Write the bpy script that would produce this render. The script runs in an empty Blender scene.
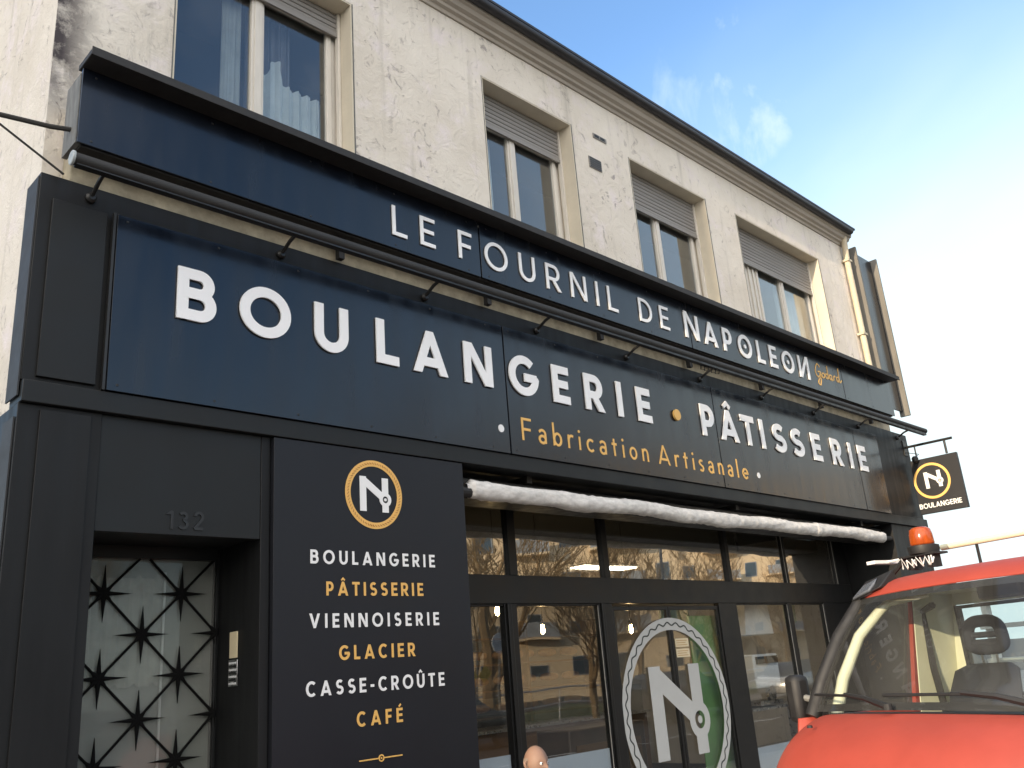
import bpy, bmesh, math, random
from mathutils import Vector, Matrix, noise
random.seed(7)
S = bpy.context.scene
COL = S.collection
PI = math.pi
R = math.radians
W = {}                       # world position that a thing's parts are relative to

# ------------------------------------------------------------------ materials
def mat(name, col, rough=.6, metal=0, spec=.5, var=0, vscale=3, bump=0, bscale=20, bdist=.01,
        rvar=0, coat=0, col2=None, emit=None, estr=0, stretch=(1, 1, 1), trans=0, detail=6, sss=0):
    m = bpy.data.materials.new(name); m.use_nodes = True
    nt = m.node_tree; N = nt.nodes; L = nt.links
    b = N['Principled BSDF']
    b.inputs['Base Color'].default_value = (*col, 1)
    b.inputs['Roughness'].default_value = rough
    b.inputs['Metallic'].default_value = metal
    b.inputs['Specular IOR Level'].default_value = spec
    b.inputs['Coat Weight'].default_value = coat
    b.inputs['Coat Roughness'].default_value = .08
    b.inputs['Transmission Weight'].default_value = trans
    if sss:
        b.inputs['Subsurface Weight'].default_value = sss
        b.inputs['Subsurface Radius'].default_value = (.02, .008, .004)
    tc = mp = None
    if var or bump or rvar:
        tc = N.new('ShaderNodeTexCoord'); mp = N.new('ShaderNodeMapping')
        mp.inputs['Scale'].default_value = stretch
        L.new(tc.outputs['Object'], mp.inputs[0])
    if var:
        n = N.new('ShaderNodeTexNoise'); n.inputs['Scale'].default_value = vscale; n.inputs['Detail'].default_value = detail
        n.inputs['Roughness'].default_value = .62
        L.new(mp.outputs[0], n.inputs['Vector'])
        r = N.new('ShaderNodeValToRGB'); e = r.color_ramp.elements
        e[0].position = .3; e[1].position = .72
        c2 = col2 or tuple(c * (1 - var) for c in col)
        e[0].color = (*c2, 1); e[1].color = (*col, 1)
        L.new(n.outputs['Fac'], r.inputs[0]); L.new(r.outputs[0], b.inputs['Base Color'])
    if rvar:
        n = N.new('ShaderNodeTexNoise'); n.inputs['Scale'].default_value = vscale * 1.7; n.inputs['Detail'].default_value = 5
        L.new(mp.outputs[0], n.inputs['Vector'])
        r = N.new('ShaderNodeMapRange'); r.inputs['From Min'].default_value = .3; r.inputs['From Max'].default_value = .7
        r.inputs['To Min'].default_value = rough - rvar; r.inputs['To Max'].default_value = rough + rvar
        L.new(n.outputs['Fac'], r.inputs[0]); L.new(r.outputs[0], b.inputs['Roughness'])
    if bump:
        n = N.new('ShaderNodeTexNoise'); n.inputs['Scale'].default_value = bscale; n.inputs['Detail'].default_value = 5
        L.new(mp.outputs[0], n.inputs['Vector'])
        u = N.new('ShaderNodeBump'); u.inputs['Strength'].default_value = bump; u.inputs['Distance'].default_value = bdist
        L.new(n.outputs['Fac'], u.inputs['Height']); L.new(u.outputs[0], b.inputs['Normal'])
    if emit:
        b.inputs['Emission Color'].default_value = (*emit, 1); b.inputs['Emission Strength'].default_value = estr
    return m

def glass(name, tint=(1, 1, 1), gain=1.0, rough=0.0, grime=0.0, haze=0.0, wob=0.0):
    """thin sheet of glass: Fresnel mix of mirror and clear, a little dust"""
    m = bpy.data.materials.new(name); m.use_nodes = True
    nt = m.node_tree; N = nt.nodes; L = nt.links
    N.remove(N['Principled BSDF']); out = N['Material Output']
    g = N.new('ShaderNodeBsdfGlossy'); g.inputs['Roughness'].default_value = rough
    t = N.new('ShaderNodeBsdfTransparent'); t.inputs[0].default_value = (*tint, 1)
    fr = N.new('ShaderNodeFresnel'); fr.inputs['IOR'].default_value = 1.52
    ma = N.new('ShaderNodeMath'); ma.operation = 'MULTIPLY'; ma.use_clamp = True; ma.inputs[1].default_value = 1.85 * gain
    ge = N.new('ShaderNodeNewGeometry'); io = N.new('ShaderNodeMath'); io.operation = 'MULTIPLY_ADD'   # same reflectance from both sides
    io.inputs[1].default_value = 1 / 1.52 - 1.52; io.inputs[2].default_value = 1.52
    L.new(ge.outputs['Backfacing'], io.inputs[0]); L.new(io.outputs[0], fr.inputs['IOR'])
    L.new(fr.outputs[0], ma.inputs[0])
    mx = N.new('ShaderNodeMixShader')
    L.new(ma.outputs[0], mx.inputs[0]); L.new(t.outputs[0], mx.inputs[1]); L.new(g.outputs[0], mx.inputs[2])
    last = mx
    tc = N.new('ShaderNodeTexCoord')
    if wob:
        n = N.new('ShaderNodeTexNoise'); n.inputs['Scale'].default_value = .9; n.inputs['Detail'].default_value = 1
        L.new(tc.outputs['Object'], n.inputs['Vector'])
        u = N.new('ShaderNodeBump'); u.inputs['Strength'].default_value = wob; u.inputs['Distance'].default_value = .01
        L.new(n.outputs['Fac'], u.inputs['Height']); L.new(u.outputs[0], g.inputs['Normal'])
    if grime:
        d = N.new('ShaderNodeBsdfDiffuse'); d.inputs[0].default_value = (.45, .44, .42, 1)
        n = N.new('ShaderNodeTexNoise'); n.inputs['Scale'].default_value = 2.2; n.inputs['Detail'].default_value = 7
        L.new(tc.outputs['Object'], n.inputs['Vector'])
        r = N.new('ShaderNodeMapRange'); r.inputs['From Min'].default_value = .4; r.inputs['From Max'].default_value = .75
        r.inputs['To Min'].default_value = haze; r.inputs['To Max'].default_value = haze + grime
        L.new(n.outputs['Fac'], r.inputs[0])
        m2 = N.new('ShaderNodeMixShader')
        L.new(r.outputs[0], m2.inputs[0]); L.new(mx.outputs[0], m2.inputs[1]); L.new(d.outputs[0], m2.inputs[2])
        last = m2
    L.new(last.outputs[0], out.inputs[0])
    return m

def stucco():
    """old off-white render: trowel relief, hairline pits, pinkish worn patches, soot near the corner"""
    m = bpy.data.materials.new('worn_render'); m.use_nodes = True
    nt = m.node_tree; N = nt.nodes; L = nt.links; b = N['Principled BSDF']
    b.inputs['Roughness'].default_value = .92; b.inputs['Specular IOR Level'].default_value = .25
    tc = N.new('ShaderNodeTexCoord')
    def nz(scale, det=6, ro=.6, dist=0, vec=None):
        n = N.new('ShaderNodeTexNoise'); n.inputs['Scale'].default_value = scale; n.inputs['Detail'].default_value = det
        n.inputs['Roughness'].default_value = ro; n.inputs['Distortion'].default_value = dist
        L.new(vec or tc.outputs['Object'], n.inputs['Vector']); return n
    def ramp(src, p0, p1, c0, c1):
        r = N.new('ShaderNodeValToRGB'); e = r.color_ramp.elements
        e[0].position = p0; e[1].position = p1; e[0].color = (*c0, 1); e[1].color = (*c1, 1)
        L.new(src, r.inputs[0]); return r
    def mix(f, a, c, mode='MIX'):
        x = N.new('ShaderNodeMix'); x.data_type = 'RGBA'; x.blend_type = mode
        if isinstance(f, float): x.inputs[0].default_value = f
        else: L.new(f, x.inputs[0])
        for s, v in ((6, a), (7, c)):
            if isinstance(v, tuple): x.inputs[s].default_value = (*v, 1)
            else: L.new(v, x.inputs[s])
        return x.outputs[2]
    big = ramp(nz(.7, 5).outputs['Fac'], .35, .7, (.62, .565, .49), (.76, .71, .64))
    pink = ramp(nz(2.4, 7, .7).outputs['Fac'], .52, .66, (0, 0, 0), (1, 1, 1))
    c = mix(pink.outputs[0], big.outputs[0], (.72, .655, .64))
    # thin torn flecks where the trowel skin is broken
    fl = nz(5.5, 9, .74, 1.8)
    flr = ramp(fl.outputs['Fac'], .575, .64, (0, 0, 0), (1, 1, 1))
    dens = ramp(nz(.9, 4).outputs['Fac'], .40, .6, (.12, .12, .12), (.95, .95, .95))
    fm = N.new('ShaderNodeMath'); fm.operation = 'MULTIPLY'; L.new(flr.outputs[0], fm.inputs[0]); L.new(dens.outputs[0], fm.inputs[1])
    c = mix(fm.outputs[0], c, (.36, .32, .31))
    # rain streaks
    mp = N.new('ShaderNodeMapping'); mp.inputs['Scale'].default_value = (6, 6, .5); L.new(tc.outputs['Object'], mp.inputs[0])
    st = ramp(nz(1.2, 6, .6, 0, mp.outputs[0]).outputs['Fac'], .56, .78, (0, 0, 0), (.6, .6, .6))
    c = mix(st.outputs[0], c, (.36, .33, .29))
    # soot mark running down beside the left corner (has its own ragged shape)
    sx = N.new('ShaderNodeSeparateXYZ'); L.new(tc.outputs['Object'], sx.inputs[0])
    g = N.new('ShaderNodeMapRange'); g.inputs['From Min'].default_value = .30; g.inputs['From Max'].default_value = .05
    L.new(sx.outputs['X'], g.inputs[0])
    gz = N.new('ShaderNodeMapRange'); gz.inputs['From Min'].default_value = 5.2; gz.inputs['From Max'].default_value = 5.75
    L.new(sx.outputs['Z'], gz.inputs[0])
    n5 = nz(5, 7, .7)
    a = N.new('ShaderNodeMath'); a.operation = 'MULTIPLY'; L.new(g.outputs[0], a.inputs[0]); L.new(gz.outputs[0], a.inputs[1])
    a2 = N.new('ShaderNodeMath'); a2.operation = 'MULTIPLY'; L.new(a.outputs[0], a2.inputs[0])
    nr = ramp(n5.outputs['Fac'], .34, .52, (.1, .1, .1), (1, 1, 1)); L.new(nr.outputs[0], a2.inputs[1])
    front = N.new('ShaderNodeMath'); front.operation = 'LESS_THAN'; front.inputs[1].default_value = .01
    L.new(sx.outputs['Y'], front.inputs[0])
    a3 = N.new('ShaderNodeMath'); a3.operation = 'MULTIPLY'; a3.use_clamp = True
    L.new(a2.outputs[0], a3.inputs[0]); L.new(front.outputs[0], a3.inputs[1])
    c = mix(a3.outputs[0], c, (.07, .06, .065))
    L.new(c, b.inputs['Base Color'])
    h1 = nz(5.5, 8, .62, .8); h2 = nz(45, 4, .6)
    ad = N.new('ShaderNodeMath'); ad.operation = 'MULTIPLY_ADD'; ad.inputs[1].default_value = .25
    L.new(h2.outputs['Fac'], ad.inputs[0]); L.new(h1.outputs['Fac'], ad.inputs[2])
    sub = N.new('ShaderNodeMath'); sub.operation = 'MULTIPLY_ADD'; sub.inputs[1].default_value = -.35
    L.new(fm.outputs[0], sub.inputs[0]); L.new(ad.outputs[0], sub.inputs[2])
    u = N.new('ShaderNodeBump'); u.inputs['Strength'].default_value = .55; u.inputs['Distance'].default_value = .032
    L.new(sub.outputs[0], u.inputs['Height']); L.new(u.outputs[0], b.inputs['Normal'])
    return m

M = dict(
    stucco=stucco(),
    reveal=mat('smooth_render', (.64, .58, .47), .85, var=.12, vscale=4, bump=.15, bscale=30),
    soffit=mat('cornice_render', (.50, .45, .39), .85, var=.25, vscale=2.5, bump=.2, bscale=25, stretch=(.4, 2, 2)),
    gutter=mat('gutter_zinc', (.05, .05, .055), .5, metal=.4, var=.35, vscale=5),
    slate=mat('roof_slate', (.06, .06, .065), .7, var=.3, vscale=9),
    pipe=mat('downpipe_paint', (.62, .54, .40), .6, var=.25, vscale=6),
    clad=mat('anthracite_cladding', (.0125, .013, .0138), .5, spec=.25, var=.4, vscale=3, stretch=(2.5, 2.5, .3), rvar=.08, bump=.03, bscale=60),
    clad2=mat('anthracite_panel', (.0135, .0145, .015), .46, spec=.27, var=.12, vscale=1.6, rvar=.07),
    sideclad=mat('return_sheet', (.05, .052, .056), .6, spec=.2, var=.15, vscale=4, rvar=.06),
    navy=mat('navy_sign_sheet', (.0055, .0085, .0160), .22, spec=.55, coat=.12, var=.45, vscale=2.2, rvar=.07, stretch=(2, 1, .35), bump=.05, bscale=1.2, bdist=.01),
    menu=mat('menu_sheet', (.013, .014, .018), .44, spec=.28, rvar=.06, vscale=1.5),
    black=mat('black_metal', (.012, .012, .012), .45, rvar=.1, vscale=6),
    iron=mat('matt_black_iron', (.004, .004, .004), .8, spec=.12),
    rust=mat('weathered_black_metal', (.022, .020, .019), .65, var=.5, vscale=14, bump=.3, bscale=60, bdist=.003),
    oldgrey=mat('weathered_grey_metal', (.20, .20, .19), .7, var=.5, vscale=8, stretch=(3, 3, .8)),
    tubeend=mat('tube_end_cap', (.42, .46, .47), .5, var=.3, vscale=20),
    frame=mat('shop_frame', (.011, .011, .011), .40, spec=.3, rvar=.08, vscale=3),
    white=mat('white_letter', (.80, .80, .80), .45),
    wbevel=mat('letter_face', (.86, .86, .87), .4, var=.05, vscale=5),
    gold=mat('gold_letter', (.80, .47, .13), .45, var=.08, vscale=8),
    upvc=mat('window_plastic', (.66, .62, .56), .5, var=.14, vscale=5, stretch=(3, 3, .7)),
    shutter=mat('shutter_slats', (.27, .255, .24), .55, var=.2, vscale=4, stretch=(.5, 1, 8)),
    curtain=mat('net_curtain', (.62, .66, .66), .9, var=.2, vscale=6),
    dark=mat('dark_room', (.02, .02, .022), .9),
    room=mat('room_paint', (.15, .14, .125), .9),
    wood=mat('counter_wood', (.16, .09, .045), .5, var=.3, vscale=5, stretch=(1, 1, 6)),
    whitebox=mat('white_enamel', (.68, .69, .70), .35, var=.06, vscale=4),
    steel=mat('brushed_steel', (.5, .5, .5), .3, metal=1, rvar=.08, vscale=10),
    frost=mat('frosted_film', (.46, .52, .60), .55, var=.06, vscale=2),
    film=mat('cut_white_film', (.50, .50, .48), .6, var=.10, vscale=2),
    filmdark=mat('cut_dark_film', (.03, .035, .03), .6),
    green=mat('green_poster', (.16, .34, .12), .5, var=.35, vscale=2.0),
    palegreen=mat('pale_green_poster', (.38, .5, .30), .5, var=.2, vscale=3),
    paper=mat('cream_paper', (.70, .60, .40), .7, var=.1, vscale=12),
    brown=mat('brown_panel', (.09, .06, .045), .55, var=.3, vscale=4),
    fleece=mat('wrapping_fleece', (.80, .77, .73), .7, var=.38, vscale=7, bump=.5, bscale=5, bdist=.02, stretch=(1.4, 3, 3), detail=6),
    wire=mat('cable_rubber', (.02, .018, .016), .7),
    bulb=mat('warm_bulb', (1, .8, .5), .3, emit=(1, .66, .30), estr=60),
    asphalt=mat('asphalt', (.055, .055, .055), .9, var=.35, vscale=3, bump=.4, bscale=150, bdist=.004),
    pave=mat('pavement_concrete', (.30, .28, .26), .9, var=.3, vscale=1.5, bump=.3, bscale=90, bdist=.003),
    kerbm=mat('kerb_granite', (.33, .32, .31), .85, var=.3, vscale=8),
    grass=mat('verge_grass', (.07, .10, .03), .95, var=.5, vscale=6, bump=.6, bscale=60),
    bark=mat('winter_bark', (.30, .20, .10), .9, var=.4, vscale=10),
    facade1=mat('sunny_facade', (.74, .58, .38), .9, var=.10, vscale=.3),
    facade2=mat('pale_facade', (.55, .50, .42), .9, var=.10, vscale=.3),
    facadeg=mat('grey_balcony', (.30, .32, .34), .8, var=.1, vscale=1),
    red=mat('red_paint', (.34, .056, .038), .52, spec=.35, var=.16, vscale=3.5, coat=0, rvar=.06),
    trim=mat('black_plastic', (.011, .011, .012), .6, rvar=.1, vscale=8),
    rubber=mat('tyre_rubber', (.02, .02, .02), .85),
    cream=mat('cream_trim', (.66, .65, .48), .65, var=.08, vscale=4),
    seat=mat('seat_cloth', (.02, .023, .032), .9, var=.15, vscale=4),
    dash=mat('dashboard', (.03, .034, .042), .7),
    orange=mat('orange_lens', (.42, .075, .012), .2, var=.4, vscale=30, stretch=(1, 1, .2)),
    lens=mat('clear_lens', (.10, .11, .13), .2, spec=.5, bump=.5, bscale=50),
    yellowsign=mat('yellow_sign', (.80, .50, .06), .5),
    skin=mat('skin', (.24, .145, .105), .6, var=.12, vscale=14, sss=.1),
    hair=mat('cropped_grey_hair', (.26, .19, .15), .9, var=.3, vscale=80, bump=.5, bscale=300, bdist=.002),
    cloth1=mat('dark_jacket', (.03, .035, .05), .9, var=.3, vscale=12),
    cloth2=mat('jeans', (.05, .07, .12), .9, var=.3, vscale=12),
    leather=mat('shoe_leather', (.03, .02, .015), .5),
    rattan=mat('chair_metal', (.10, .10, .11), .5, metal=.5),
)
M['glass_up'] = glass('upstairs_pane', (.92, .95, .96), 1.1, .0, .05, .02)
M['glass_shop'] = glass('shop_pane', (.94, .95, .94), .85, 0, .02, .004, .45)
M['glass_door'] = glass('entrance_pane', (.85, .87, .85), .3, .03, .10, .12)
M['glass_top'] = glass('transom_pane', (.85, .87, .85), 3.2, 0, .02, .004, .45)
M['glass_van'] = glass('windscreen', (.90, .94, .93), .5, 0, .03, .03)

# ------------------------------------------------------------------ mesh building
class MB:
    def __init__(s): s.v = []; s.f = []
    def add(s, vs, fs):
        o = len(s.v); s.v += [tuple(p) for p in vs]; s.f += [tuple(i + o for i in f) for f in fs]; return s
    def box(s, x0, x1, y0, y1, z0, z1):
        return s.add([(x0, y0, z0), (x1, y0, z0), (x1, y1, z0), (x0, y1, z0), (x0, y0, z1), (x1, y0, z1), (x1, y1, z1), (x0, y1, z1)],
                     [(0, 3, 2, 1), (4, 5, 6, 7), (0, 1, 5, 4), (1, 2, 6, 5), (2, 3, 7, 6), (3, 0, 4, 7)])
    def prism(s, pts, a0, a1, axis='x'):
        n = len(pts)
        def P(p, a): return {'x': (a, p[0], p[1]), 'y': (p[0], a, p[1]), 'z': (p[0], p[1], a)}[axis]
        return s.add([P(p, a0) for p in pts] + [P(p, a1) for p in pts],
                     [tuple(range(n))[::-1], tuple(range(n, 2 * n))] + [(i, (i + 1) % n, n + (i + 1) % n, n + i) for i in range(n)])
    def tube(s, path, r, seg=10, caps=True):
        P = [Vector(p) for p in path]; rs = r if isinstance(r, (list, tuple)) else [r] * len(P)
        rings = []; up = None
        for i, p in enumerate(P):
            d = (P[min(i + 1, len(P) - 1)] - P[max(i - 1, 0)]).normalized()
            if up is None:
                up = Vector((0, 0, 1)) if abs(d.z) < .9 else Vector((1, 0, 0))
            a = d.cross(up); a = a.normalized() if a.length > 1e-6 else Vector((1, 0, 0)); up = a.cross(d).normalized()
            rings.append([p + (a * math.cos(2 * PI * k / seg) + up * math.sin(2 * PI * k / seg)) * rs[i] for k in range(seg)])
        vs = [v for rg in rings for v in rg]; fs = []
        for i in range(len(P) - 1):
            for k in range(seg):
                fs.append((i * seg + k, i * seg + (k + 1) % seg, (i + 1) * seg + (k + 1) % seg, (i + 1) * seg + k))
        if caps: fs += [tuple(range(seg))[::-1], tuple((len(P) - 1) * seg + k for k in range(seg))]
        return s.add(vs, fs)
    def lathe(s, prof, c, seg=24, axis='z'):
        vs = []; fs = []
        for (r, h) in prof:
            for k in range(seg):
                a = 2 * PI * k / seg; u, w = r * math.cos(a), r * math.sin(a)
                vs.append({'z': (c[0] + u, c[1] + w, c[2] + h), 'y': (c[0] + u, c[1] + h, c[2] + w), 'x': (c[0] + h, c[1] + u, c[2] + w)}[axis])
        for i in range(len(prof) - 1):
            for k in range(seg):
                fs.append((i * seg + k, i * seg + (k + 1) % seg, (i + 1) * seg + (k + 1) % seg, (i + 1) * seg + k))
        fs += [tuple(range(seg))[::-1], tuple((len(prof) - 1) * seg + k for k in range(seg))]
        return s.add(vs, fs)
    def grid(s, rows, thick=None):
        n = len(rows[0]); vs = [p for r in rows for p in r]
        fs = [(i * n + k, i * n + k + 1, (i + 1) * n + k + 1, (i + 1) * n + k) for i in range(len(rows) - 1) for k in range(n - 1)]
        return s.add(vs, fs)
    def build(s, name, m, parent=None, bevel=0, smooth=False, solid=0, subsurf=0, local=False):
        if parent is None:
            xs = [v[0] for v in s.v]; ys = [v[1] for v in s.v]; zs = [v[2] for v in s.v]
            o = Vector(((min(xs) + max(xs)) / 2, (min(ys) + max(ys)) / 2, min(zs)))
        else: o = Vector((0, 0, 0)) if local else W[parent.name]
        me = bpy.data.meshes.new(name)
        me.from_pydata([(v[0] - o.x, v[1] - o.y, v[2] - o.z) for v in s.v], [], s.f)
        bm = bmesh.new(); bm.from_mesh(me); bmesh.ops.recalc_face_normals(bm, faces=bm.faces); bm.to_mesh(me); bm.free()
        me.materials.append(m)
        ob = bpy.data.objects.new(name, me); COL.objects.link(ob)
        if parent is None: ob.location = o
        else: ob.parent = parent
        W[ob.name] = o
        if solid:
            d = ob.modifiers.new('solid', 'SOLIDIFY'); d.thickness = solid; d.offset = 0
        if bevel:
            d = ob.modifiers.new('bevel', 'BEVEL'); d.width = bevel; d.segments = 2; d.limit_method = 'ANGLE'; d.angle_limit = R(40)
        if subsurf:
            d = ob.modifiers.new('sub', 'SUBSURF'); d.levels = subsurf; d.render_levels = subsurf
        if smooth or bevel:
            for p in me.polygons: p.use_smooth = True
            me.set_sharp_from_angle(angle=R(smooth if smooth > 1 else 35))
        return ob

def thing(name, label, cat, loc=(0, 0, 0), group=None, rz=0):
    o = bpy.data.objects.new(name, None); COL.objects.link(o); o.location = loc; o.rotation_euler = (0, 0, rz)
    o.empty_display_size = .2
    W[o.name] = Vector(loc); return tag(o, label, cat, group)
def tag(o, label, cat, group=None):
    o['label'] = label; o['category'] = cat
    if group: o['group'] = group
    return o
def struct(o): o['kind'] = 'structure'; return o
def copy_tree(o, parent=None):
    c = o.copy(); COL.objects.link(c); c.parent = parent
    W[c.name] = W.get(o.name, Vector((0, 0, 0)))
    for ch in list(o.children): copy_tree(ch, c)
    return c

# ------------------------------------------------------------------ lettering: every glyph is a set of centre-line strokes
def arc(cx, cy, rx, ry, a0, a1, n=18):
    return [(cx + rx * math.cos(R(a0 + (a1 - a0) * i / n)), cy + ry * math.sin(R(a0 + (a1 - a0) * i / n))) for i in range(n + 1)]
CW = dict(A=.96, B=.74, C=.88, D=.86, E=.62, F=.60, G=.98, I=.0, L=.58, N=.88, O=1.08, P=.70, R=.76, S=.70, T=.74, U=.80, V=.94,
          a=.52, b=.56, c=.50, e=.54, i=.0, l=.0, n=.50, o=.58, r=.34, s=.42, t=.38)
CW.update({'-': .36, ' ': .42, '1': .3, '2': .6, '3': .6})
def glyph(ch, w):
    """-> (advance width, [(points, closed)]) for cap height 1, stroke weight w"""
    t = w / 2; base = {'Â': 'A', 'Û': 'U', 'É': 'E'}.get(ch, ch); c = base
    Wd = max(CW.get(c, .7), w); K = []
    if c in 'BERPFLDNI' and c != 'N': K.append(([(t, 0), (t, 1)], 0))
    if c == 'B':
        m = .525; r1 = (1 - t - m) / 2; r2 = (m - t) / 2
        K.append(([(t, 1 - t), (Wd * .94 - t - r1, 1 - t)] + arc(Wd * .94 - t - r1, 1 - t - r1, r1, r1, 90, -90)[1:] + [(t, m)], 0))
        K.append(([(t, m), (Wd - t - r2, m)] + arc(Wd - t - r2, t + r2, r2, r2, 90, -90)[1:] + [(t, t)], 0))
    elif c in 'RP':
        m = .43 if c == 'R' else .40; r1 = (1 - t - m) / 2
        K.append(([(t, 1 - t), (Wd * .95 - t - r1, 1 - t)] + arc(Wd * .95 - t - r1, 1 - t - r1, r1, r1, 90, -90)[1:] + [(t, m)], 0))
        if c == 'R': K.append(([(Wd * .46, m), (Wd - t * 1.1, 0)], 0))
    elif c == 'D':
        K.append(([(t, 1 - t), (Wd * .34, 1 - t)] + arc(Wd * .34, .5, Wd * .66 - t, .5 - t, 90, -90)[1:] + [(t, t)], 0))
    elif c == 'E':
        K += [([(t, 1 - t), (Wd, 1 - t)], 0), ([(t, .51), (Wd * .92, .51)], 0), ([(t, t), (Wd, t)], 0)]
    elif c == 'F': K += [([(t, 1 - t), (Wd, 1 - t)], 0), ([(t, .49), (Wd * .9, .49)], 0)]
    elif c == 'L': K.append(([(t, t), (Wd, t)], 0))
    elif c == 'T': K += [([(0, 1 - t), (Wd, 1 - t)], 0), ([(Wd / 2, 1 - t), (Wd / 2, 0)], 0)]
    elif c == 'U':
        r = Wd / 2 - t; K.append(([(t, 1)] + arc(Wd / 2, t + r - .015, r, r, 180, 360) + [(Wd - t, 1)], 0))
    elif c == 'V': K.append(([(t, 1), (Wd / 2, .3 * t), (Wd - t, 1)], 2))
    elif c == 'A': K += [([(t, 0), (Wd / 2, 1 - .3 * t), (Wd - t, 0)], 2), ([(Wd * .24, .27), (Wd * .76, .27)], 0)]
    elif c == 'N': K += [([(t, 0), (t, 1)], 0), ([(Wd - t, 0), (Wd - t, 1)], 0), ([(t * 1.25, 1), (Wd - t * 1.25, 0)], 0)]
    elif c == 'O': K.append((arc(Wd / 2, .5, Wd / 2 - t, .515 - t, 0, 360, 40)[:-1], 1))
    elif c == 'C': K.append((arc(Wd * .56, .5, Wd * .56 - t, .515 - t, 48, 312, 30), 3))
    elif c == 'G':
        K.append((arc(Wd * .52, .5, Wd * .52 - t, .515 - t, 46, 350, 34) + [(Wd * .97 - t * .6, .46)], 3))
        K.append(([(Wd * .53, .46), (Wd * .97, .46)], 0))
    elif c == 'S':
        ry = (1 - w) / 4; rx = Wd / 2 - t
        K.append((arc(Wd / 2 + .01, 1 - t - ry, rx * .92, ry * 1.02, 38, 255, 18) + arc(Wd / 2, t + ry, rx, ry * 1.02, 75, -148, 20), 3))
    elif c == 'a':
        K += [([(.0 + t, .50)] + arc(.25, .43, .25 - t, .2 - t * .6, 130, 0, 10) + [(.5 - t, 0)], 3),
              (arc(.25, .175, .25 - t, .175 - t * .3, 0, 360, 22)[:-1], 1)]
    elif c == 'b': K += [([(t, 0), (t, 1.05)], 0), (arc(.30, .30, .28 - t, .32 - t, 0, 360, 24)[:-1], 1)]
    elif c == 'c': K.append((arc(.30, .30, .30 - t, .32 - t, 45, 315, 20), 3))
    elif c == 'e': K.append(([(.05, .31)] + [(.54 - t, .31)] + arc(.29, .30, .27 - t * .6, .32 - t, 5, 320, 24), 3))
    elif c in 'il' and ch in 'il':
        K.append(([(t, 0), (t, .62 if c == 'i' else 1.05)], 0))
        if c == 'i': K.append((arc(t, .86, t * .62, t * .62, 0, 360, 12)[:-1], 4))
    elif c == 'n': K += [([(t, 0), (t, .62)], 0), ([(t, .3)] + arc(.25, .36, .25 - t, .27 - t * .6, 180, 0, 14) + [(.5 - t, 0)], 0)]
    elif c == 'o': K.append((arc(.29, .30, .29 - t, .32 - t, 0, 360, 24)[:-1], 1))
    elif c == 'r': K += [([(t, 0), (t, .62)], 0), ([(t, .32)] + arc(.27, .34, .27 - t, .28 - t * .6, 175, 60, 8), 3)]
    elif c == 's':
        K.append((arc(.22, .46, .18 - t * .5, .15 - t * .5, 40, 255, 12) + arc(.21, .16, .19 - t * .5, .16 - t * .4, 75, -145, 14), 3))
    elif c == 't': K += [([(.17, 0), (.17, .84)], 0), ([(0, .58), (.36, .58)], 0)]
    elif c == '-': K.append(([(0, .42), (.36, .42)], 0))
    elif c == '1': K.append(([(0, .8), (.25, .97), (.25, 0)], 0))
    elif c == '3': K.append((arc(.28, .73, .22, .19, 150, -70, 14) + arc(.28, .29, .26, .22, 70, -150, 14), 3))
    elif c == '2': K.append((arc(.3, .73, .25, .25, 165, -40, 14) + [(.04, t), (.6, t)], 0))
    if ch in 'ÂÛ': K.append(([(Wd / 2 - .17, 1.10), (Wd / 2, 1.24), (Wd / 2 + .17, 1.10)], 5))
    if ch == 'É': K.append(([(Wd * .4, 1.09), (Wd * .72, 1.26)], 5))
    return Wd, K

def stroke_faces(pts, w, kind):
    """2D outline of a stroked polyline -> left and right point lists, closed?"""
    t = w / 2; n = len(pts); closed = kind in (1, 4)
    if kind == 5: t *= .62
    if kind == 4: t *= .62
    P = [Vector(p) for p in pts]; Lf = []; Rt = []
    def nrm(a, b): d = (b - a).normalized(); return Vector((-d.y, d.x))
    for i, p in enumerate(P):
        if closed or 0 < i < n - 1:
            n1 = nrm(P[i - 1], p); n2 = nrm(p, P[(i + 1) % n]); b = (n1 + n2)
            if b.length < 1e-5: b = n1.copy()
            b.normalize(); k = 1 / max(b.dot(n1), .05)
            if k > 1.8 and not closed:            # sharp joint: square it off
                if n1.cross(n2) if False else (n1.x * n2.y - n1.y * n2.x) > 0:
                    Lf += [p + b * t * k * .999, p + b * t * k]; Rt += [p - n1 * t, p - n2 * t]
                else:
                    Lf += [p + n1 * t, p + n2 * t]; Rt += [p - b * t * k, p - b * t * k * .999]
            else: Lf.append(p + b * t * k); Rt.append(p - b * t * k)
        else:
            nn = nrm(p, P[1]) if i == 0 else nrm(P[i - 1], p)
            d = Vector((nn.y, -nn.x))
            if kind not in (3, 5) and abs(d.y) > .5:      # cut level
                Lf.append(p + nn * t - d * (nn.y * t / d.y)); Rt.append(p - nn * t + d * (nn.y * t / d.y))
            else: Lf.append(p + nn * t); Rt.append(p - nn * t)
    return Lf, Rt, closed

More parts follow.
